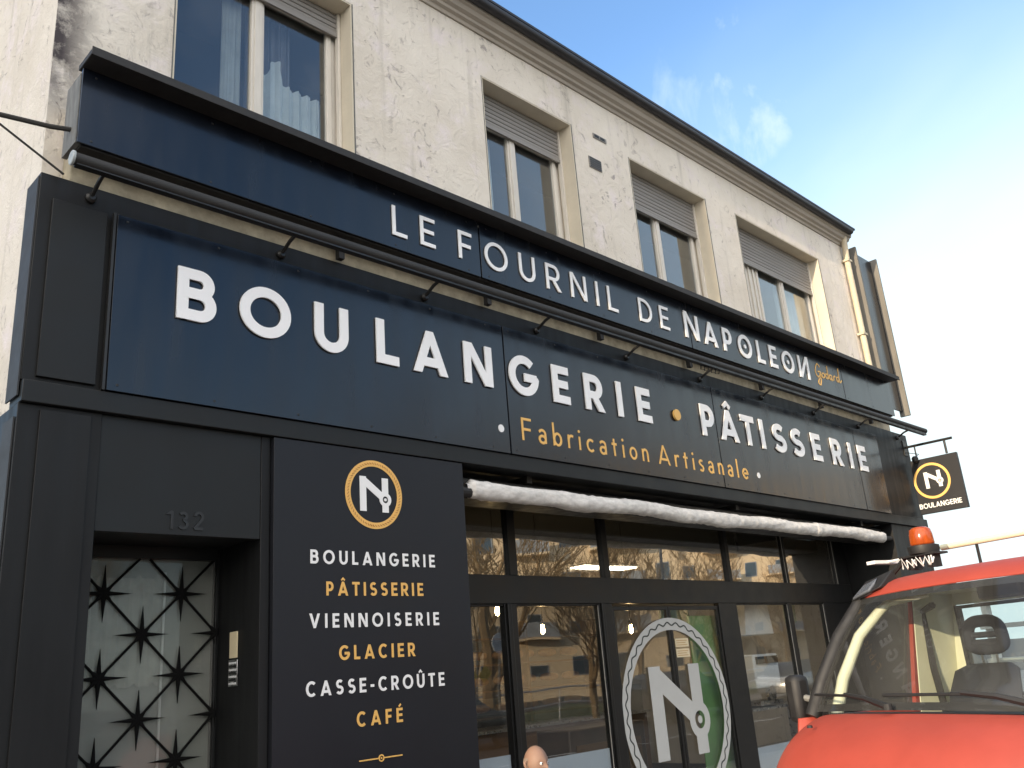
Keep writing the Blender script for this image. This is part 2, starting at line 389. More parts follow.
class Letters:
    """collects strokes as solid extrusions; to3(u, v, d) maps letter plane + depth to space"""
    def __init__(s, to3, depth): s.mb = MB(); s.to3 = to3; s.depth = depth; s.k = 0
    def stroke(s, pts, w, kind=0):
        Lf, Rt, closed = stroke_faces(pts, w, kind)
        s.k += 1; f = s.depth + .0004 * (s.k % 7); n = len(Lf)
        vs = [s.to3(p.x, p.y, f) for p in Lf] + [s.to3(p.x, p.y, f) for p in Rt] + [s.to3(p.x, p.y, 0) for p in Lf] + [s.to3(p.x, p.y, 0) for p in Rt]
        fs = []; m = n if closed else n - 1
        for i in range(m):
            j = (i + 1) % n
            fs += [(i, j, n + j, n + i), (i, 2 * n + i, 2 * n + j, j), (n + i, n + j, 3 * n + j, 3 * n + i)]
        if not closed: fs += [(0, n, 3 * n, 2 * n), (n - 1, 3 * n - 1, 4 * n - 1, 2 * n - 1)]
        s.mb.add(vs, fs)
    def disc(s, cx, cy, r, seg=28):
        s.k += 1; f = s.depth + .0004 * (s.k % 7)
        P = arc(cx, cy, r, r, 0, 360, seg)[:-1]
        s.mb.add([s.to3(x, y, f) for x, y in P] + [s.to3(x, y, 0) for x, y in P],
                 [tuple(range(seg))] + [(i, (i + 1) % seg, seg + (i + 1) % seg, seg + i) for i in range(seg)])
    def char(s, ch, x, z, h, w, sx=1):
        Wd, K = glyph(ch, w)
        for pts, kind in K:
            s.stroke([(x + px * h * sx, z + pz * h) for px, pz in pts], w * h, kind)
        return Wd * h * sx
def layout(txt, x0, x1, h, w, sx=1):
    ws = [glyph(c, w)[0] * h * sx for c in txt]; gap = ((x1 - x0) - sum(ws)) / (len(txt) - 1)
    xs = []; x = x0
    for a in ws: xs.append(x); x += a + gap
    return xs
def line(txt, x0, x1, z, h, w, y, depth, name, m, parent, sx=1):
    for c, x in zip(txt, layout(txt, x0, x1, h, w, sx)):
        L_ = Letters(lambda u, v, d: (u, y - d, v), depth); L_.char(c, x, z, h, w, sx); L_.mb.build('letter', m, parent)

def flat(y): return lambda u, v, d: (u, y - d, v)
def monogram(Lw, cx, cz, s):
    """slanted capital with a long thin diagonal ending in a ringed dot; s = half height"""
    w = s * .27
    Lw.stroke([(cx - s * .48, cz - s * .62), (cx - s * .48, cz + s * .62)], w)
    Lw.stroke([(cx - s * .48, cz + s * .50), (cx + s * .325, cz - s * .055)], w * 1.0, 3)
    Lw.stroke([(cx + s * .48, cz + s * .06), (cx + s * .48, cz + s * .62)], w)
    Lw.stroke([(cx + s * .48, cz - s * .62), (cx + s * .48, cz - s * .36)], w)
    Lw.stroke(arc(cx + s * .48, cz - s * .16, s * .19, s * .19, 0, 360, 24)[:-1], s * .13, 1)
    Lw.disc(cx + s * .48, cz - s * .16, s * .055, 14)

# ================================================================== SETTING
def sheet(name, m, x0, x1, y0, y1, z):
    return struct(MB().add([(x0, y0, z), (x1, y0, z), (x1, y1, z), (x0, y1, z)], [(0, 1, 2, 3)]).build(name, m))
sheet('ground', M['asphalt'], -400, 500, -400, 400, -.16)
sheet('road', M['asphalt'], -60, 120, -12.5, -2.16, -.12)
struct(MB().box(-60, 120, -2.0, 10, -.3, 0).build('pavement', M['pave']))
struct(MB().box(-60, 120, -2.155, -2.003, -.3, .004).build('kerb', M['kerbm'], bevel=.02))
struct(MB().box(-60, 120, -15.6, -12.5, -.3, .0).build('far_pavement', M['pave']))
sheet('verge', M['grass'], -60, 120, -24, -15.6, -.02)
ln = MB()
for i in range(-8, 24):
    ln.add([(i * 4.5, -7.4, -.116), (i * 4.5 + 2.2, -7.4, -.116), (i * 4.5 + 2.2, -7.28, -.116), (i * 4.5, -7.28, -.116)], [(0, 1, 2, 3)])
struct(ln.build('road_marking', M['white']))

# ================================================================== THE HOUSE
YW, XL, XR = .25, 1.50, 13.78
house = thing('building', 'two storey house in worn cream render with roller shutters above the bakery', 'building', (XL, YW, 0))
WIN = [(2.30, 3.91, 5.62, 7.52), (5.50, 6.88, 5.62, 7.51), (7.92, 9.56, 5.62, 7.49), (10.31, 12.73, 5.62, 7.52)]
DEP = .27
def wall_face():
    mb = MB()
    xs = sorted({XL, XR} | {w[0] for w in WIN} | {w[1] for w in WIN})
    z0, z1 = 4.5, 8.10
    for a, b in zip(xs[:-1], xs[1:]):
        w = next((w for w in WIN if w[0] == a), None)
        if w: mb.box(a, b, YW, YW + DEP, z0, w[2]); mb.box(a, b, YW, YW + DEP, w[3], z1)
        else: mb.box(a, b, YW, YW + DEP, z0, z1)
    return mb
wf = wall_face(); wf.box(XL, XL + .3, YW + DEP, 10.5, 0, 8.1); wf.box(XL, XL + .3, YW, YW + DEP, 0, 4.5)
wf.box(XR - .3, XR, YW + DEP, 10.5, 0, 8.1)
wall = wf.build('wall', M['stucco'], house)
M['band'] = mat('grimy_band', (.52, .46, .34), .9, var=.5, vscale=7, bump=.5, bscale=20)
MB().box(1.62, 13.74, .085, YW - .003, 4.769, 5.40).build('masonry_band', M['band'], house, bevel=.01)
# rear parts of the shell
sh = MB(); sh.box(XL + .3, XR - .3, 10.2, 10.5, 0, 8.1); sh.box(XL, XR, YW, 10.5, 8.1, 8.2); sh.box(XL + .3, XR - .3, .87, 10.2, 3.42, 3.6)
sh.box(XL + .3, XR - .3, 2.2, 2.3, 3.6, 8.1)
sh.build('inner_wall', M['room'], house)
# cornice: moulded profile swept along the front
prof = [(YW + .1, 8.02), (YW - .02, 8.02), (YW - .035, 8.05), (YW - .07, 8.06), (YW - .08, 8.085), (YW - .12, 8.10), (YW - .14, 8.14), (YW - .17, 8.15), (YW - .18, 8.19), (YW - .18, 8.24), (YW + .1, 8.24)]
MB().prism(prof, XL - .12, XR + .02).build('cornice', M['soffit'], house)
g = MB().tube([(XL - .25, YW - .21, 8.215), (XR - .06, YW - .21, 8.215)], .052, 14)
g.box(XL - .25, XR + .02, YW - .26, YW + .05, 8.245, 8.275)
g.build('gutter', M['gutter'], house, smooth=True)
roof = MB(); roof.add([(XL - .25, YW - .2, 8.28), (XR + .06, YW - .2, 8.28), (XR + .06, 5.4, 10.4), (XL - .25, 5.4, 10.4), (XR + .06, 10.8, 8.28), (XL - .25, 10.8, 8.28)],
                      [(0, 1, 2, 3), (3, 2, 4, 5), (0, 3, 5), (1, 4, 2), (0, 5, 4, 1)])
roof.build('roof', M['slate'], house)
px = 13.66
p = MB().tube([(px, YW - .10, 8.16), (px, YW - .09, 7.98), (px + .02, YW - .07, 7.8), (px + .03, YW - .07, 5.4)], .048, 14)
for z in (7.7, 6.4): p.box(px - .05, px + .09, YW - .125, YW - .012, z, z + .035)
p.build('downpipe', M['pipe'], house, smooth=True)
for i, (x0, x1, z0, z1) in enumerate([(7.26, 7.50, 7.50, 7.555), (7.13, 7.35, 7.06, 7.20)]):
    v = MB(); v.box(x0, x1, YW - .012, YW - .004, z0, z1)
    vg = v.build('vent_grille', M['shutter'], house)
    s = MB(); n = 2 if i == 0 else 5
    for k in range(n):
        if i == 0: s.box(x0 + .02 + k * .105, x0 + .10 + k * .105, YW - .016, YW - .0125, z0 + .012, z1 - .012)
        else: s.box(x0 + .012, x1 - .012, YW - .016, YW - .0125, z0 + .008 + k * .027, z0 + .023 + k * .027)
    s.build('slot', M['black'], vg)

def window(i, x0, x1, z0, z1, drop, split, side):
    yb = YW + DEP
    # smooth painted lining of the opening (jambs, head, sill), 3 mm proud of the wall mass
    lin = MB(); q = .004
    lin.box(x0 + q, x0 + .016, YW + .002, yb, z0, z1 - .016); lin.box(x1 - .016, x1 - q, YW + .002, yb, z0, z1 - .016)
    lin.box(x0 + .002, x1 - .002, YW + .002, yb, z1 - .016, z1 - q)
    w = lin.build('window', M['reveal'], house)
    # dark drip line where the lining meets the render
    for u, v in ((x1 - .001, x1 + .007), (x0 - .007, x0 + .001)): MB().box(u, v, YW - .003, YW + .02, z0, z1).build('edge_bead', M['oldgrey'], w)
    MB().box(x0 + .01, x1 - .01, YW - .04, yb, z0 - .06, z0 - .004).build('sill', M['oldgrey'], w, bevel=.008)
    ya = yb - .03
    fr = MB(); a, b, c, d = x0 + .02, x1 - .02, z0, z1 - .02
    t = .055 if i != 3 else .06
    if side: a2 = a + side
    elif i == 0: a2 = a - .055
    else: a2 = a
    fr.box(a, a2 + t, ya, ya + .06, c, d); fr.box(b - t, b, ya, ya + .06, c, d); fr.box(a2 + t, b - t, ya, ya + .06, c, c + t); fr.box(a2 + t, b - t, ya, ya + .06, d - drop + .1, d)
    if side: [fr.box(a + q_, a + q_ + .035, ya - .022, ya - .002, c, d) for q_ in (.50, .62)]
    # two casements meeting at the mullion
    xm = x0 + (x1 - x0) * split
    for (u, v) in ((a2 + t + .004, xm - .008), (xm + .008, b - t - .004)):
        s = .05; yy = ya - .018
        fr.box(u, u + s, yy, ya + .03, c + t, d - .01); fr.box(v - s, v, yy, ya + .03, c + t, d - .01); fr.box(u + s, v - s, yy, ya + .03, c + t, c + t + s)
        fr.box(u + s, v - s, yy, ya + .03, d - drop + .03, d - drop + .08)
    fr.box(xm - .035, xm + .035, ya - .030, ya - .019, c + t, d - .01)
    fr.build('frame', M['upvc'], w, bevel=.006)
    gl = MB(); gl.box(a + .03, b - .03, ya + .012, ya + .016, c + .04, d - .01); gl.build('pane', M['glass_up'], w)
    # roller shutter: curved slats let part way down, guides either side, bottom rail
    sh = MB(); zt = z1 - .022; n = int(drop / .052)
    ys = ya - .062
    for k in range(n):
        zz = zt - k * .052
        sh.prism([(ys + .014, zz), (ys + .004, zz - .006), (ys, zz - .026), (ys + .004, zz - .045), (ys + .014, zz - .050)], x0 + .045, x1 - .045)
    zb = zt - n * .052
    sh.box(x0 + .045, x1 - .045, ys - .004, ys + .018, zb - .045, zb)
    sh.build('shutter', M['shutter'], w)
    for u in (x0 + .018, x1 - .045): MB().box(u, u + .026, ys - .016, ys + .034, z0, z1 - .02).build('guide_rail', M['upvc'], w, bevel=.003)
    # curtain and the dim room behind
    cu = MB(); rows = []
    cx0, cx1, top, lo = (xm + .02, b - .06, z0 + 1.02, z0) if i == 0 else (a2 + .1, xm - .15, z1 - .4, z0) if i in (1, 2) else (xm + .05, b - .08, z1 - .4, z0)
    n = 50
    if i == 0:
        for k in range(2):
            pts = []
            for q_ in range(n + 1):
                u = q_ / n
                tz = top + (.22 * math.exp(-((u - .34) / .10) ** 4) + .10 * math.exp(-((u - .08) / .12) ** 2)) if k else lo
                pts.append((cx0 + (cx1 - cx0) * u, ya + .14 + .025 * math.sin(u * 46) + .012 * math.sin(u * 97), tz))
            rows.append(pts)
    else:
        for zz in (lo, top): rows.append([(cx0 + (cx1 - cx0) * q_ / n, ya + .16 + .02 * math.sin(q_ * .9 + i), zz) for q_ in range(n + 1)])
    cu.grid(rows); cu.build('curtain', M['curtain'], w, smooth=True)
def drape(w, xa, xb, z0, z1, y, m):
    MB().grid([[(xa + (xb - xa) * q / 60, y + .022 * math.sin(q * .8) + .01 * math.sin(q * 2.1), zz) for q in range(61)] for zz in (z0, z1)]).build('curtain', m, w, smooth=True)
drops = [.23, .40, .50, .52]
window(0, *WIN[0], .24, .50, 0)
window(1, *WIN[1], .40, .435, 0)
window(2, *WIN[2], .50, .457, 0)
window(3, *WIN[3], .52, .607, .66)

M['sheer'] = mat('grey_sheer', (.20, .20, .23), .9, var=.3, vscale=5, stretch=(3, 1, .5))
w1 = [o for o in house.children if o.name.startswith('window')][0]
drape(w1, 3.10, 3.52, 5.62, 7.3, YW + DEP + .16, M['sheer']); drape(w1, 2.86, 3.02, 5.62, 7.3, YW + DEP + .10, M['curtain'])
# ================================================================== SHOPFRONT (joinery fixed to the house: one thing)
shop = thing('shopfront', 'anthracite panelled shopfront framing the bakery windows and entrance', 'shopfront', (1.45, .05, 0))
YC = .05
c = MB()
c.box(1.446, 14.20, YC, .235, 3.432, 4.765)                 # fascia board behind the navy sign
c.build('fascia_board', M['clad'], shop, bevel=.004)
c = MB().box(1.436, 1.4445, YC + .012, .262, 3.34, 4.74); c.box(1.436, 1.4445, YC + .03, .262, 0, 3.22)
c.build('side_return', M['sideclad'], shop)
c = MB(); c.box(1.452, 14.235, YC - .032, .235, 3.30, 3.428); c.build('lintel_beam', M['clad2'], shop, bevel=.004)
c = MB(); c.box(1.52, 1.845, YC - .022, YC - .001, 3.46, 4.60); c.build('raised_panel', M['clad2'], shop, bevel=.003)
c = MB(); c.box(1.447, 1.905, YC + .004, .9, 0, 3.297); c.box(1.56, 1.84, YC - .014, YC + .003, .12, 3.27)
c.build('pilaster', M['clad'], shop, bevel=.003)
c = MB(); c.box(2.955, 3.02, YC + .012, .9, 0, 3.297); c.box(3.02, 4.727, YC + .03, .9, 0, 3.297)
c.build('pilaster', M['clad'], shop, bevel=.003)
c = MB(); c.box(3.03, 4.722, .028, YC + .028, .05, 3.293); menu = c.build('menu_panel', M['menu'], shop, bevel=.002)
c = MB(); c.box(12.956, 14.20, YC + .004, .9, 0, 3.297); c.build('pilaster', M['clad'], shop, bevel=.003)
c = MB(); c.box(1.907, 2.953, YC + .016, YC + .08, 2.605, 3.297); c.box(1.907, 2.953, YC + .08, .62, 2.62, 2.70)
lint = c.build('door_lintel', M['clad2'], shop, bevel=.003)
L_ = Letters(flat(YC + .016), .006)
for ch, x in zip('132', layout('132', 2.335, 2.56, .11, .16, .9)): L_.char(ch, x, 2.64, .11, .16, .9)
L_.mb.build('house_number', M['black'], lint)

# menu lettering
ym = .0278
L_ = Letters(flat(ym), .003); monogram(L_, 3.845, 2.967, .205); L_.mb.build('monogram', M['white'], menu)
def ring(cx, cz, r0, r1, y, nm, m, par, depth=.003, to=None, k0=0):
    L2 = Letters(to or flat(y), depth); L2.k = k0
    L2.stroke(arc(cx, cz, (r0 + r1) / 2, (r0 + r1) / 2, 0, 360, 72)[:-1], r1 - r0, 1); return L2.mb.build(nm, m, par)
ring(3.845, 2.967, .207, .252, ym, 'gold_ring', M['gold'], menu)
M['golddk'] = mat('dark_gold', (.42, .20, .05), .5)
L2 = Letters(flat(ym), .0055)
for k in range(64):
    a = 2 * PI * k / 64; b = a + 2 * PI * .62 / 64
    L2.stroke([(3.845 + .223 * math.cos(a), 2.967 + .223 * math.sin(a)), (3.845 + .236 * math.cos(b), 2.967 + .236 * math.sin(b))], .0045, 3)
L2.mb.build('rope_pattern', M['golddk'], menu)
for txt, x0, x1, z, m in [('BOULANGERIE', 3.307, 4.385, 2.455, 'white'), ('PÂTISSERIE', 3.43, 4.262, 2.245, 'gold'), ('VIENNOISERIE', 3.298, 4.40, 2.035, 'white'),
                          ('GLACIER', 3.525, 4.165, 1.825, 'gold'), ('CASSE-CROÛTE', 3.27, 4.424, 1.61, 'white'), ('CAFÉ', 3.655, 4.034, 1.397, 'gold')]:
    line(txt, x0, x1, z, .093, .185, ym, .003, 'lettering', M[m], menu, .88)
L2 = Letters(flat(ym), .003); L2.stroke([(3.667, 1.187), (3.822, 1.187)], .008, 3); L2.stroke([(3.868, 1.187), (4.02, 1.187)], .008, 3)
L2.stroke(arc(3.845, 1.187, .019, .019, 0, 360, 20)[:-1], .008, 1); L2.disc(3.845, 1.187, .006, 10)
L2.mb.build('flourish', M['gold'], menu)

# entrance door with star grille (part of the shopfront)
dr = MB(); dr.box(1.907, 1.99, .60, .66, .0, 2.62); dr.box(2.93, 2.953, .60, .66, 0, 2.62); dr.box(1.99, 2.93, .60, .66, 2.54, 2.62); dr.box(1.99, 2.93, .60, .66, 0, .12)
dr.box(1.907, 2.953, .70, .74, 0, .02)
door = dr.build('entrance_door', M['clad2'], shop, bevel=.003)
MB().box(1.99, 2.93, .625, .629, .12, 2.54).build('door_glass', M['glass_door'], door)
M['doorcurtain'] = mat('dim_net', (.45, .46, .43), .9, var=.3, vscale=8)
M['doorfilm'] = mat('pale_door_backing', (.30, .315, .30), .45, var=.2, vscale=2)
MB().box(1.93, 2.952, .67, .674, 0, 2.62).build('backing_sheet', M['doorfilm'], door)
# folded pale curtain strips seen through the door glass
rows = []
for zz in (1.75, 2.42): rows.append([(2.06 + .53 * k / 40, .655 + .007 * math.sin(k * 1.3), zz + (.02 if k % 9 < 2 else 0)) for k in range(41)])
MB().grid(rows)  .build('door_curtain', M['doorcurtain'], door, smooth=True)
MB().box(2.585, 2.60, .642, .65, .12, 2.46).build('glazing_bar', M['whitebox'], door)
rows2 = [(2.19 + .5 * k + (0 if j % 2 else .25), 2.57 - .2535 * j) for j in range(0, 10) for k in range(-1, 3)]
def star_at(x, z):
    s = MB(); y0, y1 = .600, .612
    K = 8; pts = []
    for k in range(16):
        a = PI * k / 8 + PI / 2
        r = (.175 if (k // 2) % 2 == 0 else .085) if k % 2 == 0 else .036
        pts.append((x + r * math.cos(a), z + r * math.sin(a)))
    vs = [(u, y0 + .003, v) for u, v in pts] + [(u, y1, v) for u, v in pts] + [(x, y0 - .004, z), (x, y1, z)]
    s.add(vs, [(i, (i + 1) % 16, 32) for i in range(16)] + [(16 + i, 33, 16 + (i + 1) % 16) for i in range(16)] + [(i, 16 + i, 16 + (i + 1) % 16, (i + 1) % 16) for i in range(16)])
    return s
bars = MB()
xa, xb, za, zb = 1.992, 2.928, .125, 2.538
def clipbar(x, z, sgn):
    # a diagonal bar through lattice point, clipped to the door opening
    m = .2535 / .25 * sgn; P = []
    for xx in (xa, xb):
        zz = z + m * (xx - x)
        if za <= zz <= zb: P.append((xx, zz))
    for zz in (za, zb):
        xx = x + (zz - z) / m
        if xa < xx < xb: P.append((xx, zz))
    if len(P) >= 2: bars.tube([(P[0][0], .613, P[0][1]), (P[1][0], .613, P[1][1])], .0085, 6)
for j in range(-10, 14):
    clipbar(2.44, 2.57 - .507 * j, 1)
    clipbar(2.44, 2.57 - .507 * j, -1)
bars.build('grille_bar', M['iron'], door)
for (x, z) in rows2:
    if xa - .02 < x < xb + .02 and .2 < z < 2.56:
        star_at(x, z).build('grille_star', M['iron'], door)

# glazing of the shop: frame, panes, sliding doors
YG = .85
f = MB()
zt, zm1, zm0, zb_ = 3.29, 2.53, 2.27, .06
f.box(4.73, 12.95, YG - .03, YG + .05, zm0, zm1)
f.box(4.73, 12.95, YG + .0, YG + .06, zt - .03, zt + .12)
f.box(4.73, 5.40, YG - .01, YG + .05, 0, zm0); f.box(4.73, 5.40, YG - .01, YG + .05, zm1, zt - .03)
def vbar(x0, x1, z0, z1, y0=-.025, y1=.05): f.box(x0, x1, YG + y0, YG + y1, z0, z1)
for x0, x1 in [(5.965, 6.07), (7.35, 7.44), (9.715, 9.79), (11.15, 11.19), (12.60, 12.95)]: vbar(x0, x1, zm1, zt - .03)
for x0, x1 in [(5.86, 6.02), (7.20, 7.41), (9.40, 9.79), (11.03, 11.13), (12.02, 12.95)]: vbar(x0, x1, zb_, zm0)
vbar(7.22, 7.26, zb_, zm0, -.05, -.026); vbar(5.88, 5.93, zb_, zm0, -.05, -.026)
for x0, x1 in [(5.40, 5.86), (6.02, 7.20), (9.79, 11.03), (11.13, 12.02)]:
    f.box(x0, x1, YG - .02, YG + .05, zb_, .14); f.box(x0, x1, YG - .012, YG + .05, zm0 - .02, zm0)
f.box(5.4, 7.2, YG - .02, YG + .05, 0, zb_); f.box(9.4, 12.95, YG - .02, YG + .05, 0, zb_)
frame = f.build('window_frame', M['frame'], shop, bevel=.004)
for i, (x0, x1) in enumerate([(5.40, 5.965), (6.07, 7.35), (7.44, 9.715), (9.79, 11.15), (11.19, 12.60)]):
    MB().box(x0, x1, YG + .010 + .0006 * i, YG + .016 + .0006 * i, zm1, zt - .03).build('transom_pane', M['glass_top'], shop)
    # worn light edge seal
for i, (x0, x1) in enumerate([(5.40, 5.86), (6.02, 7.20), (9.79, 11.03), (11.13, 12.02)]):
    pn = MB().box(x0, x1, YG + .010, YG + .016, .14, zm0 - .02).build('window_pane', M['glass_shop'], shop)
    MB().box(x0 + .01, x1 - .01, YG + .018, YG + .020, .14, (.985, .90, .62, .62)[i]).build('frosted_strip', M['frost'], pn)
M['seal'] = mat('worn_seal', (.40, .38, .34), .6, var=.4, vscale=9)
for x in (7.195, 11.025, 12.015): MB().box(x - .008, x, YG - .018, YG - .0125, .14, zm0 - .02).build('glass_seal', M['seal'], frame)
for x in (12.592, 11.142): MB().box(x - .008, x, YG - .018, YG - .0125, zm1, 3.2).build('glass_seal', M['seal'], frame)
for (x0, x1) in ((7.415, 8.395), (8.405, 9.395)):
    d = MB(); a = .035
    d.box(x0, x0 + a, YG - .01, YG + .03, .02, zm0 - .03); d.box(x1 - a, x1, YG - .01, YG + .03, .02, zm0 - .03)
    d.box(x0 + a, x1 - a, YG - .01, YG + .03, .02, .10); d.box(x0 + a, x1 - a, YG - .01, YG + .03, zm0 - .07, zm0 - .03)
    sd = d.build('sliding_door', M['frame'], shop, bevel=.003)
    MB().box(x0 + a, x1 - a, YG + .006, YG + .012, .10, zm0 - .07).build('door_pane', M['glass_shop'], sd)
# cut-film emblem spanning both doors, on the outer face of the glass
def clip_film(parent, xa, xb):
    L3 = Letters(flat(YG + .0055), .001)
    return L3
L3 = Letters(flat(YG - .0108), .0015)
L3.stroke(arc(8.38, 1.15, .90, .90, 0, 360, 90)[:-1], .13, 1)
emb = L3.mb.build('door_emblem', M['film'], shop)
L3 = Letters(flat(YG - .0108), .0015); monogram(L3, 8.37, 1.15, .75); L3.mb.build('monogram', M['film'], emb)
L3 = Letters(flat(YG - .0108), .0050)
n = 240
L3.stroke([(8.38 + (.90 + .017 * math.sin(2 * PI * k / n * 36)) * math.cos(2 * PI * k / n), 1.15 + (.90 + .017 * math.sin(2 * PI * k / n * 36)) * math.sin(2 * PI * k / n)) for k in range(n)], .014, 1)
L3.mb.build('wavy_line', M['filmdark'], emb)
for z0 in (1.80, 1.69):
    nb = MB().box(8.45, 8.70, YG - .0125, YG - .011, z0, z0 + .09).build('door_notice', M['paper'], shop)
    s = MB()
    for k in range(3): s.box(8.47, 8.67 - .03 * (k % 2), YG - .0140, YG - .0128, z0 + .018 + k * .023, z0 + .024 + k * .023)
    s.build('printed_line', M['golddk'], nb)
# recess soffit and floor step
MB().box(4.73, 12.95, .24, YG + .06, 3.415, 3.45).build('recess_soffit', M['frame'], shop)

# ================================================================== NAVY FASCIA SIGN
fas = thing('fascia_sign', 'long navy fascia sign with raised white letters BOULANGERIE PÂTISSERIE', 'shop sign', (1.88, .03, 3.43))
seams = [1.89, 5.268, 8.58, 12.14, 12.93]
for i in range(4):
    pn = MB().box(seams[i] + .008, seams[i + 1] - .008, .0, .026, 3.432, 4.60).build('sign_panel', M['navy'], fas, bevel=.0015)
    x = seams[i] + .07
    while x < seams[i + 1] - .03:
        for z in (3.47, 4.565): MB().lathe([(.009, -.0008), (.007, -.003)], (x, .0, z), 10, 'y').build('screw', M['black'], pn)
        x += .62
MB().box(1.872, 1.888, -.003, .03, 3.43, 4.605).build('edge_trim', M['black'], fas)
big = [('B', 2.295), ('O', 2.735), ('U', 3.325), ('L', 3.875), ('A', 4.235), ('N', 4.775), ('G', 5.30), ('E', 5.86), ('R', 6.31), ('I', 6.80), ('E', 7.12),
       ('P', 8.265), ('Â', 8.64), ('T', 9.10), ('I', 9.52), ('S', 9.795), ('S', 10.25), ('E', 10.80), ('R', 11.34), ('I', 11.86), ('E', 12.15)]
for ch, x in big:
    L4 = Letters(flat(-.006), .013); L4.char(ch, x, 3.985, .365, .21, (1.0 if ch != 'S' else 1.22) * (1.07 if x > 8 else 1))
    L4.mb.build('letter', M['wbevel'], fas)
L4 = Letters(flat(-.006), .02); L4.disc(7.80, 4.145, .062); L4.mb.build('gold_dot', M['gold'], fas)
for x in (5.166, 9.34):
    L4 = Letters(flat(-.0005), .003); L4.disc(x, 3.64, .034); L4.mb.build('white_dot', M['white'], fas)
line('Fabrication', 5.415, 7.222, 3.57, .205, .115, -.0005, .003, 'lettering', M['gold'], fas, 1.0)
line('Artisanale', 7.39, 9.10, 3.57, .205, .115, -.0005, .003, 'lettering', M['gold'], fas, 1.0)

# ================================================================== UPPER SIGN BOX
up = thing('sign_box', 'long navy box sign below the upstairs windows reading LE FOURNIL DE NAPOLEON', 'shop sign', (1.56, YW, 4.9))
ys = -.15
MB().box(1.60, 13.40, -.128, .075, 4.95, 5.42).build('box_body', M['rust'], up)
MB().box(1.566, 1.598, -.128, .10, 4.93, 5.43).build('end_plate', M['oldgrey'], up)
us = [1.563, 4.918, 8.09, 11.80, 13.43]
for i in range(4):
    pn = MB().box(us[i] + .008, us[i + 1] - .008, ys, ys + .02, 4.925, 5.462).build('sign_panel', M['navy'], up, bevel=.0015)
    x = us[i] + .09
    while x < us[i + 1] - .03:
        for z in (4.955, 5.415): MB().lathe([(.008, -.0008), (.006, -.003)], (x, ys, z), 10, 'y').build('screw', M['black'], pn)
        x += .78
MB().box(1.562, 13.46, -.31, -.09, 5.466, 5.505).build('cover_board', M['rust'], up, bevel=.004)
MB().box(1.56, 13.46, -.318, -.3105, 5.455, 5.515).build('cover_edge', M['rust'], up, bevel=.002)
MB().box(2.15, 12.35, -.14, -.05, 5.508, 5.565).build('window_flashing', M['rust'], up, bevel=.004)
MB().box(1.60, 13.38, -.126, .03, 4.915, 4.948).build('underside_board', M['rust'], up)
zc = 5.035
for txt, xs in (('LE', (3.958, 4.62)), ('FOURNIL', None), ('DE', None)): pass
def upl(txt, x0, x1, w=.125, sx=.95, z=5.035, h=.265, zig=0):
    for ch, x in zip(txt, layout(txt, x0, x1, h, w, sx)):
        L4 = Letters(flat(ys - .004), .009); L4.char(ch, x, z, h, w, sx); L4.mb.build('letter', M['wbevel'], up)
upl('LE', 3.958, 4.40); upl('FOURNIL', 4.66, 6.80, sx=.97); upl('DE', 7.16, 7.68)
nx = layout('NAPOLEON', 7.975, 10.78, .29, .17, .95)
for k, (ch, x) in enumerate(zip('NAPOLEON', nx)):
    L4 = Letters(flat(ys - .004), .010); h = .30; z = 5.03
    if k == 0:
        w_ = .27; t = .024
        L4.stroke([(x + t, z), (x + t, z + h)], .048); L4.stroke([(x + t * 1.4, z + h * 1.06), (x + w_ - t * 1.2, z)], .048); L4.stroke([(x + w_ - t, z), (x + w_ - t, z + h)], .048)
    elif k == 7:
        w_ = .27; t = .024
        L4.stroke([(x + t, z), (x + t, z + h)], .048); L4.stroke([(x + t * 1.2, z), (x + w_ - t * 1.2, z + h * 1.06)], .048); L4.stroke([(x + w_ - t, z), (x + w_ - t, z + h)], .048)
    else:
        L4.char(ch, x, z, h * .97, .17, .95)
        if ch == 'O': L4.disc(x + 1.08 * h * .97 * .95 / 2, z + h * .48, .026, 14)
    L4.mb.build('letter', M['wbevel'], up)
# gold handwritten name
sc = [[(.20, .82), (.13, .98), (.04, .75), (.02, .45), (.07, .28), (.15, .36), (.19, .55)], [(.10, .55), (.20, .56), (.19, .2), (.14, -.12), (.07, -.05), (.12, .18), (.25, .34)],
      [(.30, .56), (.25, .45), (.28, .30), (.34, .36), (.35, .50), (.30, .56)], [(.47, .54), (.41, .54), (.39, .38), (.44, .30), (.49, .42)], [(.50, 1.0), (.49, .30)],
      [(.62, .54), (.56, .54), (.54, .38), (.59, .30), (.63, .42)], [(.64, .56), (.64, .30), (.68, .34)], [(.72, .56), (.71, .30)], [(.72, .46), (.76, .56), (.80, .54)],
      [(.91, .54), (.85, .54), (.83, .38), (.88, .30), (.93, .42)], [(.96, 1.05), (.94, .32), (1.04, .42)]]
L4 = Letters(flat(ys - .0005), .003)
def smooth_poly(p):
    out = []
    P = [p[0]] + p + [p[-1]]
    for i in range(1, len(P) - 2):
        for k in range(6):
            t = k / 6; a, b, c, d = P[i - 1], P[i], P[i + 1], P[i + 2]
            out.append(tuple(.5 * (2 * b[q] + (c[q] - a[q]) * t + (2 * a[q] - 5 * b[q] + 4 * c[q] - d[q]) * t * t + (3 * b[q] - a[q] - 3 * c[q] + d[q]) * t ** 3) for q in (0, 1)))
    return out + [p[-1]]
for sp in sc: L4.stroke([(11.00 + u * .74, 5.05 + v * .27 + u * .03) for u, v in smooth_poly(sp)], .021, 3)
L4.mb.build('script_lettering', M['gold'], up)
for k in range(7):
    x = 3.57 + 1.55 * k
    MB().box(x - .025, x + .025, -.02, .03, 4.768, 4.912).build('bracket', M['rust'], up)

